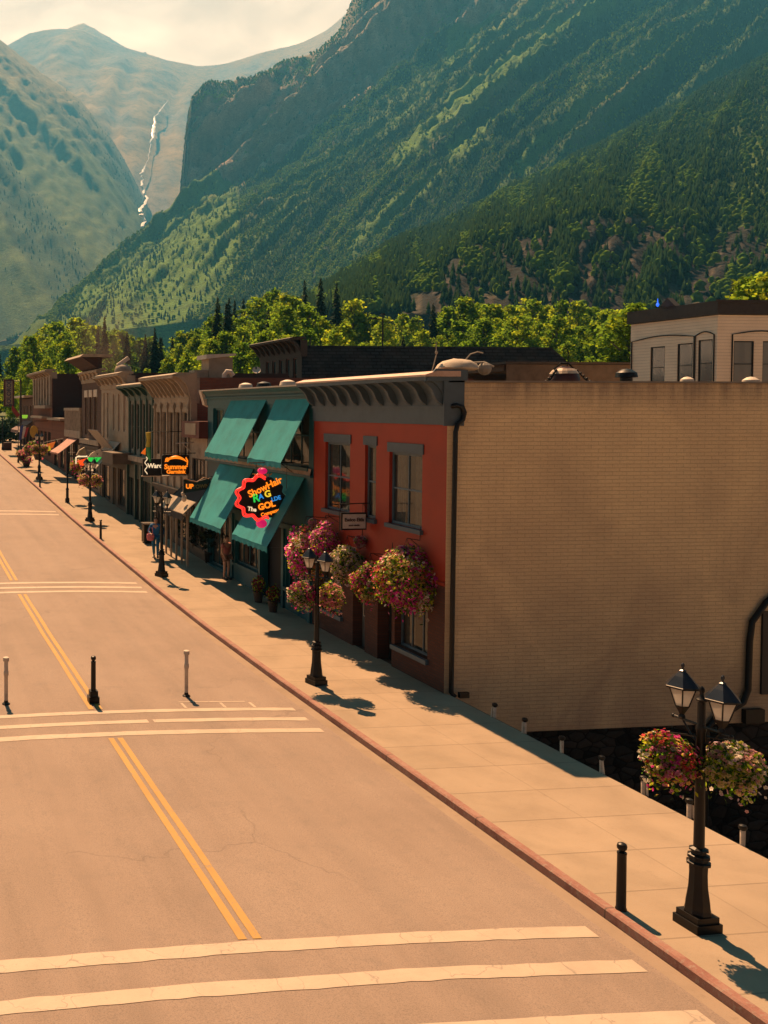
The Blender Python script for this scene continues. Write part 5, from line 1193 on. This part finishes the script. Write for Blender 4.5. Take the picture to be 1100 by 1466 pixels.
# amber lettered signs
SY = 42.2
def sx_(u): return onY(u, 660, SY).x
def sz_(v): return onY(240, v, SY).z
t = thing('lit_sign', 'rounded black sign with glowing orange lettering beyond the teal awnings', 'sign', (sx_(251), SY, sz_(666)), world=True)
panel_y(t, 'board', sx_(232), sx_(271), SY, sz_(680), sz_(651), M_board, .14, .10)
arc = MB(); arc.tube([(sx_(236+q*3.1), SY-.03, sz_(661-6.5*math.sin(q/10*math.pi)**.8)) for q in range(11)], [.02+.055*math.sin(q/10*math.pi) for q in range(11)], 6); arc.tube([(sx_(266),SY-.03,sz_(655)),(sx_(268.5),SY-.03,sz_(660)),(sx_(268),SY-.03,sz_(666))], .03, 6); arc.ball((sx_(239.5),SY-.03,sz_(658)), .1, 8); arc.build('swash', E_amber, t)
letters(t, 'Summer', (sx_(252),SY-.02,sz_(668.5)), .31, E_amber, 0, 1.05, bold=.012); letters(t, 'Garnink', (sx_(252),SY-.02,sz_(675.5)), .25, E_amber, 0, 1.1, bold=.01)
MB().tube([(XW,SY+.07,sz_(649)),(sx_(234),SY+.07,sz_(649))], .02, 5).build('bracket', M_iron, t)
t = thing('lit_sign', 'black board reading Ward in pale letters left of the orange lettered sign', 'sign', (sx_(220), SY+1.2, sz_(668)), world=True)
y2 = SY+1.2; X2 = lambda u: onY(u,660,y2).x; Z2 = lambda v: onY(220,v,y2).z
panel_y(t, 'board', X2(205), X2(232), y2, Z2(681), Z2(657), M_board, .12); letters(t, 'Ward', (X2(222),y2-.02,Z2(667)), .30, E_crm, 0, 1.0, bold=.01)
b = MB(); b.tube([(X2(209)+.06*math.sin(q*1.1), y2-.05, Z2(654+q*1.9)) for q in range(14)], .022, 5); b.build('neon_squiggle', E_crm, t)
MB().tube([(XW,y2+.06,Z2(681.5)),(X2(203),y2+.06,Z2(681.5))], .03, 6).build('bracket', M_white, t)
t = thing('windsock', 'yellow and green cloth windsock hanging above the black Ward sign', 'windsock', (X2(212), y2, Z2(640)), world=True)
b = MB()
for v0, v1, k in ((619,636,0),(636,650,1),(650,660,0)): pass
MB().tube([(X2(212.5),y2,Z2(619)),(X2(213),y2,Z2(630)),(X2(212),y2,Z2(640))], [.13,.10,.11], 10).build('yellow_sleeve', pm('yellow_cloth', (.50,.38,.05), .8), t, smooth=True)
MB().tube([(X2(212),y2,Z2(640)),(X2(213.5),y2,Z2(650)),(X2(215.5),y2,Z2(661))], [.11,.12,.03], 10).build('green_tail', pm('green_cloth', (.07,.32,.12), .8), t, smooth=True)
MB().tube([(XW,y2,Z2(618)),(X2(211),y2,Z2(618))], .02, 5).build('rod', M_iron, t)
t = thing('pennant', 'small orange triangular pennant beside the yellow windsock', 'flag', (X2(207), y2, Z2(646)), world=True)
MB().prism([(X2(209),y2,Z2(640.5)),(X2(202),y2,Z2(649)),(X2(208.5),y2,Z2(651))], (0,.03,0)).build('cloth', emis('glowing_orange_cloth', (.9,.16,.01), .2), t); MB().tube([(X2(209),y2+.01,Z2(639)),(X2(209),y2+.01,Z2(655))], .012, 5).build('stick', M_iron, t)  # self-glow painted into the pennant cloth, no lamp
t = thing('hanging_sign', 'dark board with amber UPTOWN lettering above the black canvas awning', 'sign', (13, 38.9, 3.9), world=True)
y3 = 38.9; X3 = lambda u: onY(u,696,y3).x; Z3 = lambda v: onY(280,v,y3).z
MB().prism([(X3(263),y3,Z3(706)),(X3(300),y3,Z3(700)),(X3(302),y3,Z3(684)),(X3(282),y3,Z3(690)),(X3(263),y3,Z3(686))], (0,.1,0)).build('board', M_board, t)
letters(t, 'UP', (X3(271.5),y3-.02,Z3(696.5)), .27, E_amber, 0, 1., bold=.012); letters(t, 'TOWN', (X3(287.5),y3-.02,Z3(696.5)), .23, pm('dull_gold', (.22,.13,.03), .5), R(4), 1., bold=.006)
MB().tube([(X3(264),y3-.01,Z3(685)),(X3(272),y3-.01,Z3(688)),(X3(282),y3-.01,Z3(690)),(X3(292),y3-.01,Z3(684)),(X3(299),y3-.01,Z3(686))], .03, 5).build('scroll', pm('copper_scroll', (.25,.12,.06), .5), t)
MB().tube([(XW,y3+.05,Z3(689)),(X3(270),y3+.05,Z3(693))], .015, 5).build('bracket', M_iron, t)
# green and white sign, orange sign down the street
t = thing('hanging_sign', 'half round cream sign with glowing green lower band over the far pavement', 'sign', (12.9, 58, 4.4), world=True)
y4 = 58.; X4 = lambda u: onY(u,652,y4).x; Z4 = lambda v: onY(130,v,y4).z
MB().prism([(X4(127),y4,Z4(654.5)),(X4(146),y4,Z4(654.5)),(X4(146.5),y4,Z4(648)),(X4(144),y4,Z4(642.5)),(X4(138),y4,Z4(645)),(X4(131),y4,Z4(649))], (0,.1,0)).build('cream_panel', pm('sign_cream', (.85,.72,.55), .5), t)
MB().prism([(X4(125.5),y4-.01,Z4(655)),(X4(146),y4-.01,Z4(655)),(X4(143),y4-.01,Z4(661)),(X4(135),y4-.01,Z4(663)),(X4(128),y4-.01,Z4(660))], (0,.1,0)).build('green_band', E_grn, t)
letters(t, 'UP', (X4(136),y4-.03,Z4(658.5)), .25, M_board); letters(t, 'v', (X4(139.5),y4-.03,Z4(649.5)), .3, M_ink)
b = MB(); b.tube([(XW+.1,y4+.05,Z4(644)),(X4(126),y4+.05,Z4(646)),(X4(126),y4+.05,Z4(656))], .02, 5); b.build('bracket', M_iron, t)
t = thing('hanging_sign', 'orange red scalloped sign under a cream pipe, left of the green banded sign', 'sign', (12, 58.6, 4.2), world=True)
y5 = 58.8; X5 = lambda u: onY(u,656,y5).x; Z5 = lambda v: onY(118,v,y5).z
MB().prism([(X5(112.5),y5,Z5(659.5)),(X5(125.5),y5,Z5(656)),(X5(124.5),y5,Z5(664)),(X5(119),y5,Z5(667)),(X5(114.5),y5,Z5(665))], (0,.1,0)).build('orange_panel', emis('orange_glow', (1,.08,.01), .3), t)
MB().tube([(X5(109),y5,Z5(664)),(X5(109),y5,Z5(655)),(X5(112),y5,Z5(653.5)),(X5(125),y5,Z5(653.5)),(X5(127),y5,Z5(657))], .045, 6).build('cream_pipe', E_crm, t)
MB().prism([(X5(111),y5+.2,Z5(652)),(X5(125),y5+.2,Z5(652)),(X5(122.5),y5+.2,Z5(640.5)),(X5(115),y5+.2,Z5(645))], (0,.3,0)).build('dark_cover', M_tan, t)
b = MB(); b.tube([(XW+.1,y5+.05,Z5(652)),(X5(111),y5+.05,Z5(652))], .03, 5); b.build('bracket', M_iron, t)
# tall banner on pole
t = thing('banner_pole', 'tall pole at the street end carrying a long vertical lettered sign', 'sign', (12.5,92.8,gz(92.8)), world=True)
y6 = 92.8; X6 = lambda u: onY(u,560,y6).x; Z6 = lambda v: onY(15,v,y6).z
MB().lathe([(.14,0),(.12,.4),(.10,.5),(.08,7.2)], (X6(30),y6,gz(y6)+WZ), 8).build('pole', M_darkwood, t, smooth=True)
sg = panel_y(t, 'sign_frame', X6(5.5), X6(20.5), y6-.1, Z6(582), Z6(543), pm('maroon_frame', (.09,.03,.025), .6), .2); panel_y(sg, 'panel', X6(8), X6(18), y6-.13, Z6(580), Z6(545.5), M_tan, .02)
vs, fs = text_mb('GOLOROD', .62, .01); M = Matrix.Translation((X6(13),y6-.15,Z6(563))) @ Matrix.Rotation(math.pi/2,4,'X') @ Matrix.Rotation(R(90),4,'Z') @ Matrix.Diagonal((.92,1,1,1))
MB().add([M @ Vector(v) for v in vs], fs).build('lettering', pm('blue_ink', (.03,.05,.09), .6), sg)
MB().tube([(X6(19),y6,Z6(545.5)),(X6(31),y6,Z6(545.5))], .04, 5).build('bracket', M_iron, t)
MB().prism([(X6(32.5),y6+.3,Z6(594)),(X6(41),y6+.3,Z6(594)),(X6(39.5),y6+.3,Z6(599)),(X6(33),y6+.3,Z6(599))], (0,.1,0)).build('lime_plate', emis('lime_glow', (.35,.7,.05), .2), t)
t = thing('flag', 'faded red flag slanting from a pole below the vertical sign', 'flag', (X6(18),y6-1,Z6(590)), world=True)
b = MB(); P0 = [(X6(16),y6-1,Z6(580)),(X6(27.5),y6-1,Z6(594)),(X6(23),y6-1,Z6(598)),(X6(15),y6-1,Z6(587))]; b.prism(P0, (0,.05,0)); b.build('cloth', pm('faded_red_cloth', (.30,.05,.04), .8), t)
MB().tube([(X6(14),y6-.95,Z6(578)),(X6(30),y6-.95,Z6(598))], .025, 5).build('staff', M_iron, t)
def prop(name, label, cat, u, v, dz=WZ): p = onG(u, v, dz); return thing(name, label, cat, (p.x, p.y, gz(p.y)+dz))
# cloth, banners and flower tubs on the far pavement
def far(name, label, cat, u, v, y): return thing(name, label, cat, onY(u, v, y))
t = far('round_sign', 'yellow oval sign among the flags at the far shops', 'sign', 49, 618, 78); MB().add([(.34*math.cos(q*.524),0,.52*math.sin(q*.524)) for q in range(12)]+[(.34*math.cos(q*.524),.08,.52*math.sin(q*.524)) for q in range(12)], [tuple(range(12)),tuple(range(23,11,-1))]+[(q,q+12,(q+1)%12+12,(q+1)%12) for q in range(12)]).build('disc', pm('ochre_sign', (.55,.33,.04), .6), t); MB().tube([(0,.04,.5),(0,.04,.9),(1.2,.04,.9)], .03, 5).build('bracket', M_iron, t)
t = far('flag', 'red white and blue flag drooping at the far shops', 'flag', 41, 618, 82)
for k, (c_, n_) in enumerate(((( .06,.08,.25),'blue_cloth'),((.6,.55,.5),'white_cloth'),((.4,.05,.05),'red_cloth'))): MB().prism([(-.5+k*.25-.2,0,.5-.1*k),(-.25+k*.25-.2,0,.6-.1*k),(-.1+k*.2-.5,0,-.7+.12*k),(-.35+k*.2-.5,0,-.75+.12*k)], (0,.05,0)).build('stripe', pm(n_, c_, .8), t)
MB().tube([(-.9,.06,.7),(.9,.06,.3)], .025, 5).build('staff', M_iron, t)
for k, (u, v, y, pal_, lb) in enumerate(((42,645,78,'pink','tub of pink flowers at the far shops'),(31,652,80,'pink','tub of pale pink flowers under the far red white and blue flag'),(55,650,72,'mix','tub of orange flowers beside the far pavement shops'),(38,660,80,'magenta','low tub of magenta flowers at the far shops'),(50,640,77,'mix','hanging tub of bright mixed flowers below the yellow oval sign'))):
    t = far('flower_tub', lb, 'flower tub', u, v, y); t.location.z = max(t.location.z, gz(y)+.5) if k != 4 else t.location.z
    flowers('blossoms', t, .5, .5, .4, PAL[pal_], 160, 160, 60+k, .09, (0,0,.15)); MB().lathe([(.25,-.45),(.4,.0),(.36,.02)], (0,0,0), 10).build('tub', M_darkwood, t)
t = far('shop_banner', 'orange and yellow banner bunting over the far shop door', 'banner', 67, 637, 72)
MB().prism([(-.5,0,-.2),(.1,0,.1),(.7,0,.25),(.5,0,-.2),(0,0,-.45)], (0,.08,0)).build('glowing_orange_cloth', emis('glowing_orange_cloth2', (.9,.2,.02), .12), t); MB().prism([(-.1,-.02,-.2),(.25,-.02,-.05),(.35,-.02,-.4),(.05,-.02,-.5)], (0,.02,0)).build('glowing_yellow_patch', emis('glowing_yellow_patch', (.8,.6,.03), .15), t)  # cloth and patch glow by emission, neither is a lamp
MB().tube([(-.6,.05,.1),(1.3,.05,.5)], .02, 5).build('rod', M_iron, t)
t = thing('shrub', 'dark green rounded shrub at the end of the street', 'shrub', (12.2, 106, gz(106)))
V, Fc, T = leaf_cloud([((rd.uniform(-1.6,1.6), rd.uniform(-1,1), rd.uniform(.5,2.6)), .8) for _ in range(26)], 70, .16, [(.02,.05,.035),(.03,.06,.03)], rd); o = tint_mesh('foliage', V, Fc, T, M_needle); o.parent = t; MB().tube([(0,0,-.1),(0,0,1.2)], .1, 6).build('stem', pm('bark', (.12,.1,.08)), t)
# bins, pots, sidewalk clutter
t = prop('litter_bin', 'black litter bin with pale lid left of the person dressed in blue', 'litter bin', 212, 777)
MB().box(-.26,.26,-.24,.24,.05,.92).build('body', M_iron, t); MB().box(-.3,.3,-.28,.28,.925,1.0).build('lid', M_darkwood, t); MB().box(-.2,.2,-.2,.2,0,.049).build('foot', M_iron, t); MB().box(-.27,.27,-.285,-.281,.93,.99).build('lid_edge', M_tan, t)
for k, (u, v, lb, r_) in enumerate(((282,793,'dark leafy potted shrub beneath the black canvas awning',.55),(300,806,'dark leafy potted shrub just before the standing person in pink',.5),(266,780,'dark leafy potted shrub farthest left under the black canvas awning',.5))):
    t = prop('potted_shrub', lb, 'potted plant', u, v)
    V, Fc, T = leaf_cloud([((rd.uniform(-.3,.3), rd.uniform(-.4,.4), rd.uniform(.6,1.35)), .28) for _ in range(14)], 40, .06, [(.018,.03,.018),(.03,.045,.02),(.012,.02,.014)], rd); o = tint_mesh('foliage', V, Fc, T, M_needle); o.parent = t
    MB().lathe([(.18,0),(.26,.45),(.28,.46),(.28,.5),(.2,.5)], (0,0,0), 12).build('pot', M_iron, t, smooth=True)
for k, (u, v, lb) in enumerate(((370,862,'pot of dark red flowers left of the teal shop door'),(391,876,'pot of dark red flowers right of the teal shop door'))):
    t = prop('flower_pot', lb, 'potted plant', u, v)
    flowers('blossoms', t, .24, .24, .32, [(.35,.03,.05),(.22,.02,.04)], 220, 260, 80+k, .04, (0,0,.65)); MB().lathe([(.13,0),(.19,.38),(.21,.4),(.16,.4)], (0,0,0), 12).build('pot', M_darkwood, t, smooth=True)
t = prop('lantern_ornament', 'pale figurine ornament hanging at the black canvas awning corner', 'ornament', 262, 724, 2.2); t.location = onX(262, 712, 12.5)
b = MB(); b.ball((0,0,.15), .09, 8); b.ball((.06,0,-.05), .12, 8, sz=1.3); b.tube([(0,0,.2),(0,0,.6)], .01, 4); b.build('figure', M_white, t, smooth=True); MB().tube([(0,0,.6),(XW-12.5,0,.9)], .014, 5).build('hook', M_iron, t)
t = thing('wall_lamp', 'white gooseneck lamp arm reaching out from the tan building wall', 'lamp', onY(252,634,42.6), world=True)
b = MB(); y7 = 42.6; b.tube([onY(290,633,y7), onY(252,635,y7)], .03, 5); b.tube([onY(290,662,y7), onY(262,636,y7)], .022, 5); b.tube([onY(281,655,y7), onY(291,648,y7)], .03, 5); b.build('arm', M_white, t)
# roof things
def roof(name, label, cat, x, y, z): return thing(name, label, cat, (x, y, z))
t = roof('tarp_bundle', 'lumpy cream tarp bundle on the corner of the red building cornice', 'tarp', 14.35, 22.75, 8.27)
b = MB(); rr = random.Random(4)
b.lathe([(.42,0),(.47,.06),(.42,.16),(.30,.24),(.14,.29),(.01,.30)], (0,0,0), 14)
b.v = [(x*1.1+.05*noise.noise(Vector((x*5,y*5,z*5))), y+.05*noise.noise(Vector((y*5,z*5,x*5))), z*1.0+.04*noise.noise(Vector((x*7,y*7,1)))) for x,y,z in b.v]; b.build('tarp', pm('cream_tarp', (.42,.35,.27), .8, 0, .2, 6, .3), t, smooth=True)
b = MB(); b.tube([(.2,0,.25),(.35,0,.42),(.55,0,.48),(.7,0,.45)], .018, 5); b.tube([(.3,0,.2),(.75,0,.22),(1.0,0,.10)], .025, 5); b.ball((.75,0,.05), .17, 8); b.build('loose_straps', pm('grey_rope', (.25,.22,.18)), t)
t = roof('antenna', 'thin bent aerial on the red building cornice', 'aerial', 13.75, 22.9, 8.24); b = MB(); b.tube([(0,0,0),(.06,0,.2),(.12,0,.45),(.11,0,.75)], .014, 5); b.ball((.12,0,.5), .045, 6); b.build('mast', pm('grey_rope', (.25,.22,.18)), t)
t = roof('roof_cowl', 'dark red domed roof cowl held by guy chains above the tan wall', 'vent', 17.95, 23.6, 7.9)
MB().lathe([(.34,-.35),(.38,0),(.38,.2),(.33,.36),(.22,.47),(.08,.53),(.01,.54)], (0,0,0), 16).build('dome', pm('dark_red_metal', (.06,.018,.014), .4, .3, .3, 5), t, smooth=True)
MB().lathe([(.355,.33),(.30,.41),(.235,.47)], (0,0,0), 16, cap=False).build('pale_cap', pm('pale_rim', (.45,.34,.25), .5), t)
for s_ in (-1,1):
    b = MB()
    pts = [(s_*.3,-.1,.42),(s_*.5,-.15,.18),(s_*.8,-.2,-.02)]; b.tube(pts, .02, 5)
    for q in range(7): f_ = q/6; x = s_*(.3+.5*f_); b.ball((x,-.1-.1*f_,.42-.44*f_), .035, 6)
    b.build('guy_chain', M_iron, t); b = MB(); b.tube([(.1,0,.5),(.12,0,.95),(.05,0,1.02),(-.05,0,.98)], .014, 5); b.tube([(-.3,0,.45),(-.1,0,.62),(.15,0,.60),(.3,0,.45)], .025, 5); b.build('hook', M_iron, t)
for u, v, y, lb, mt, r_ in ((1075,549,24.2,'cream domed roof vent near the right picture edge',M_white,.2),(984,547,24.4,'cream domed roof vent below the white building bay window',M_white,.16),(897,540,25,'black round roof vent left of the white building',M_iron,.26)):
    p = onY(u, v, y); t = roof('roof_vent', lb, 'vent', p.x, p.y, 7.62); MB().lathe([(r_*.6,0),(r_*.6,p.z-7.62-.02),(r_*1.1,p.z-7.62),(r_,p.z-7.62+r_*.5),(r_*.5,p.z-7.62+r_*.85),(.01,p.z-7.62+r_*.95)], (0,0,0), 12).build('hood', mt, t, smooth=True)
for u, y, lb, mt in ((352,36,'white mushroom vent on the teal roof, left one',M_white),(378,33,'black low vent in the middle of the teal roof edge',M_iron),(412,31.5,'white mushroom vent on the teal roof, right one',M_white)):
    p = onX(u, 550, 14.6); t = roof('roof_vent', lb, 'vent', 14.6, p.y, 7.5); MB().lathe([(.14,0),(.14,.62),(.3,.66),(.26,.8),(.1,.86),(.01,.87)], (0,0,0), 12).build('hood', mt, t, smooth=True)
t = roof('rooftop_shed', 'tan rooftop shed with white roof rising behind the teal building', 'shed', 16.5, 47, 8.3)
MB().box(-.62,.62,-.6,.6,0,1.6).build('walls', M_tan, t); MB().prism([(-.82,-.75,1.5),(.74,-.75,1.68),(.74,-.75,1.78),(-.82,-.75,1.72)], (0,1.5,0)).build('roof', M_white, t); MB().box(-1.35,-.63,-.5,.4,0,.95).build('annex', M_offw, t)
t = roof('roof_vent', 'white swan necked vent on the tan building parapet', 'vent', 15.6, 43.4, 8.75); b = MB(); b.tube([(0,0,-.3),(0,0,.15),(.12,0,.3),(.3,0,.28),(.42,0,.1)], .12, 8); b.build('duct', M_white, t, smooth=True)
t = roof('roof_turbine', 'cream domed turbine vent on the cream plastered building roof', 'vent', 14.9, 60.5, 8.8); MB().lathe([(.55,0),(.55,.7),(.6,.95),(.48,1.25),(.25,1.38),(.01,1.42)], (0,0,0), 14).build('dome', M_offw, t, smooth=True); MB().obox((0,0,1.55), (.9,.2,.25), 0, 0, R(-35)).build('vane', M_white, t)
t = roof('satellite_dish', 'small pale satellite dish on the tan building roof', 'satellite dish', 18.2, 46, 8.4); MB().tube([(0,0,0),(0,0,1.0)], .04, 6).build('mast', M_iron, t); b = MB().lathe([(.03,0),(.25,.04),(.42,.12),(.42,.14),(.2,.06)], (0,0,0), 14); o = b.build('dish', M_white, t, smooth=True); o.location = (0,-.05,.8); o.rotation_euler = (R(55),0,R(-20)); o.scale = (.5,.5,.5)
p = onY(548, 490, 95); t = thing('street_light_pole', 'tall thin twin headed light pole rising behind the dark shingled roof', 'street lamp', (p.x, 95, gz(95)))
hh = onY(548, 450, 95).z-gz(95); MB().lathe([(.12,0),(.07,hh)], (0,0,0), 8).build('pole', M_iron, t); b = MB(); b.tube([(0,0,hh-.6),(-.95,0,hh-.45)], .04, 5); b.obox((-1.0,0,hh-.45), (.5,.3,.14)); b.obox((0,0,hh), (.3,.3,.14)); b.build('lamp_head', M_iron, t)
t = roof('glint_ornament', 'small glowing blue ornament added for a painted glint on the white building cornice', 'ornament', 38.2, 40.6, 12.3); p = onY(998, 430, 40.6); t.location = (p.x, 42.9, 12.32)
MB().lathe([(.02,0),(.05,.05),(.08,.12),(.03,.2),(.01,.42)], (0,0,0), 6).build('glass', emis('blue_glint', (.03,.15,1), .45), t); MB().box(-.15,.15,-.1,.1,-.02,.0).build('foot', M_iron, t)  # emission paints the blue sparkle, ornament shape added to carry it

# ---------------------------------------------------------------- people
def skin_part(name, mat, pts, edges, parent, root=0, sub=1):
    me = bpy.data.meshes.new(name); me.from_pydata([p[:3] for p in pts], edges, []); o = bpy.data.objects.new(name, me); sc.collection.objects.link(o)
    md = o.modifiers.new('skin', 'SKIN'); md.use_smooth_shade = True
    if not me.skin_vertices: bm = bmesh.new(); bm.from_mesh(me); bm.verts.layers.skin.verify(); bm.to_mesh(me); bm.free()
    sv = me.skin_vertices[0].data
    for i, p in enumerate(pts):
        r_ = p[3]; sv[i].radius = r_ if isinstance(r_, tuple) else (r_, r_); sv[i].use_root = (i == root)
    s2 = o.modifiers.new('sub', 'SUBSURF'); s2.levels = sub; s2.render_levels = sub
    dg = bpy.context.evaluated_depsgraph_get(); new = bpy.data.meshes.new_from_object(o.evaluated_get(dg)); new.name = name
    bpy.data.objects.remove(o); new.materials.clear(); new.materials.append(mat); new.polygons.foreach_set('use_smooth', [True]*len(new.polygons))
    q = bpy.data.objects.new(name, new); col.objects.link(q); q.parent = parent; return q
def person(label, loc, rz, H, pose, shirt, trouser, hairc, sleeves=True, legsbare=False, skinc=(.42,.25,.17)):
    t = thing('person', label, 'person', loc, rz); k = H/1.75
    M_sk = pm('skin_tone', skinc, .55, 0, .08, 8, .05); J = {n_: Vector(p)*k for n_, p in pose.items()}
    def seq(names, radii, start=None): return names, radii
    P = []; E_ = []; idx = {}
    def put(n_, r_, prev=None):
        p = J[n_]; P.append((p.x,p.y,p.z,(r_[0]*k, r_[1]*k) if isinstance(r_, tuple) else r_*k)); idx[n_] = len(P)-1
        if prev: E_.append((idx[prev], idx[n_]))
    put('pelvis', (.14,.10)); put('waist', (.125,.09), 'pelvis'); put('chest', (.155,.11), 'waist'); put('neck', .052, 'chest'); put('head0', .068, 'neck'); put('head1', .088, 'head0'); put('head2', .07, 'head1')
    for s_ in 'LR':
        put('sh'+s_, .06, 'chest'); put('el'+s_, .042, 'sh'+s_); put('wr'+s_, .028, 'el'+s_)
        w_ = J['wr'+s_]; d = (w_-J['el'+s_]).normalized(); sd_ = d.cross(Vector((0,1,0))).normalized() if abs(d.y) < .9 else Vector((1,0,0))
        J['pa'+s_] = w_+d*.07*k; put('pa'+s_, (.036,.02), 'wr'+s_)
        for q in range(5):
            off = sd_*(q-1.5)*.019*k if q < 4 else -sd_*.035*k; L_ = (.062,.07,.067,.052,.04)[q]*k; b0 = J['pa'+s_]+off*.8 if q < 4 else w_+off*.6+d*.02*k
            J['f%d%s'%(q,s_)] = b0+d*L_*.5; J['g%d%s'%(q,s_)] = b0+d*L_*(.95 if q < 4 else .8)+Vector((0,.018*k,0))+(off*.3 if q < 4 else off*.6)
            put('f%d%s'%(q,s_), .0095, 'pa'+s_ if q < 4 else 'wr'+s_); put('g%d%s'%(q,s_), .008, 'f%d%s'%(q,s_))
        put('hi'+s_, .085, 'pelvis'); put('kn'+s_, .058, 'hi'+s_); put('an'+s_, .038, 'kn'+s_); put('to'+s_, .036, 'an'+s_)
    skin_part('body', M_sk, P, E_, t, 0, 1)
    g_ = lambda n_, r_: (*J[n_], (r_[0]*k, r_[1]*k) if isinstance(r_, tuple) else r_*k)
    pts = [g_('waist',(.145,.11)), g_('pelvis',(.155,.12)), g_('chest',(.175,.13)), g_('neck',.07)]; ed = [(0,1),(0,2),(2,3)]
    for s_ in 'LR':
        i = len(pts); pts += [g_('sh'+s_,.078), g_('el'+s_,.056)]+([g_('wr'+s_,.042)] if sleeves else []); ed += [(2,i),(i,i+1)]+([(i+1,i+2)] if sleeves else [])
        if not sleeves: pts[i+1] = (*(J['sh'+s_].lerp(J['el'+s_], .6)), .06*k)
    skin_part('shirt', shirt, pts, ed, t, 0, 1)
    pts = [g_('pelvis',(.16,.125))]; ed = []
    for s_ in 'LR':
        i = len(pts); kn, an = J['kn'+s_], J['an'+s_]
        pts += [g_('hi'+s_,.105), g_('kn'+s_,.075)] if not legsbare else [g_('hi'+s_,.10), (*(J['hi'+s_].lerp(kn,.55)), .085*k)]
        ed += [(0,i),(i,i+1)]
        if not legsbare: pts.append((*an, .055*k)); ed.append((i+1,i+2))
    skin_part('trousers', trouser, pts, ed, t, 0, 1)
    for s_ in 'LR':
        a = J['an'+s_]; tt = J['to'+s_]; b = MB(); d = (tt-a); d.z = 0; d = d.normalized() if d.length > 1e-4 else Vector((0,1,0)); sd_ = Vector((d.y,-d.x,0)); fl = min(a.z,tt.z)-.055*k
        sec = lambda c_, w_, h_: [c_-sd_*w_, c_+sd_*w_, c_+sd_*w_*.7+Vector((0,0,h_)), c_-sd_*w_*.7+Vector((0,0,h_))]
        c0 = Vector((a.x,a.y,fl)); b.add(sec(c0-d*.07*k,.04*k,.09*k)+sec(c0+d*.06*k,.05*k,.10*k)+sec(c0+d*.19*k,.045*k,.05*k), [(0,1,5,4),(1,2,6,5),(2,3,7,6),(3,0,4,7),(4,5,9,8),(5,6,10,9),(6,7,11,10),(7,4,8,11),(3,2,1,0),(8,9,10,11)]); b.build('shoe', M_iron, t)
    h = J['head1']; f_ = (J['face']-h).normalized(); b = MB(); b.ball((h.x-f_.x*.02*k,h.y-f_.y*.02*k,h.z+.045*k), .10*k, 14, sz=.95)
    b.v = [v_ if (Vector(v_)-h).normalized().dot(f_) < .35 or v_[2] > h.z+.10*k else tuple(Vector(v_)-f_*.055*k) for v_ in b.v]; b.build('hair', hairc, t, smooth=True)
    b = MB(); sd_ = Vector((f_.y,-f_.x,0))
    for s_ in (-1,1): e_ = h+f_*.083*k+sd_*.03*s_*k+Vector((0,0,.015*k)); b.ball(tuple(e_), .010*k, 6)
    b.build('eyes', M_iron, t); b = MB(); n0 = h+f_*.095*k; b.ball(tuple(n0+Vector((0,0,-.01*k))), .013*k, 6, sz=1.5); b.build('nose', M_sk, t)
    b = MB(); b.ball(tuple(h+f_*.082*k+Vector((0,0,-.045*k))), .016*k, 6, sz=.35); b.build('mouth', pm('lips', (.30,.08,.06), .5), t)
    return t
base = {'pelvis':(0,0,.95),'waist':(0,0,1.12),'chest':(0,.01,1.32),'neck':(0,.01,1.47),'head0':(0,.025,1.55),'head1':(0,.035,1.63),'head2':(0,.03,1.70),'face':(0,.2,1.62),
        'shL':(-.19,0,1.40),'elL':(-.25,-.04,1.13),'wrL':(-.24,.05,.90),'shR':(.19,0,1.40),'elR':(.25,.0,1.13),'wrR':(.22,.12,.92),
        'hiL':(-.09,0,.90),'knL':(-.10,.04,.50),'anL':(-.10,0,.09),'toL':(-.11,.13,.05),'hiR':(.09,0,.90),'knR':(.10,.02,.50),'anR':(.10,-.02,.09),'toR':(.11,.12,.05)}
walk = dict(base); walk.update({'knL':(-.10,.20,.53),'anL':(-.10,.12,.12),'toL':(-.11,.25,.10),'knR':(.09,-.02,.50),'anR':(.09,-.28,.12),'toR':(.10,-.17,.05),'elL':(-.29,-.12,1.16),'wrL':(-.31,.05,1.0),'elR':(.29,.10,1.15),'wrR':(.20,.28,1.08)})
p = onG(223, 799, WZ)
person('person in blue shirt and jeans walking behind the third lamp post with pink bag', (p.x, p.y, gz(p.y)+WZ), R(160), 1.88, walk, pm('blue_shirt', (.015,.13,.30), .8), pm('blue_jeans', (.012,.11,.22), .85), pm('dark_hair', (.03,.02,.015), .6))
pb = thing('shoulder_bag', 'pink patterned bag carried by the person dressed in blue', 'bag', (p.x-.30, p.y-.2, gz(p.y)+1.0+WZ))
b = MB(); b.lathe([(.02,-.18),(.15,-.15),(.19,0),(.17,.12),(.10,.16)], (0,0,0), 12); b.v = [(x,y*.5,z) for x,y,z in b.v]; b.build('bag', pm('pink_cloth', (.62,.18,.20), .8, 0, .4, 14), pb, smooth=True); MB().tube([(-.12,0,.12),(-.05,0,.40),(.08,0,.42),(.12,0,.12)], .014, 6).build('strap', pm('pink_cloth', (.62,.18,.20)), pb)
p = onX(324, 829, 13.5)
person('person in pink top and tan shorts standing at the teal shop corner', (13.5, p.y, gz(p.y)+WZ), R(205), 1.80, base, pm('dusty_pink_cloth', (.36,.13,.11), .8), pm('tan_shorts', (.20,.11,.07), .8), pm('dark_hair', (.03,.02,.015)), sleeves=False, legsbare=True)
for o in col.objects:
    if '_w' in o: del o['_w']

sc.view_settings.view_transform = 'Standard'; sc.view_settings.look = 'None'; sc.view_settings.exposure = 1.72; sc.view_settings.gamma = 1
sc.cycles.use_denoising = True
sc.cycles.volume_bounces = 0
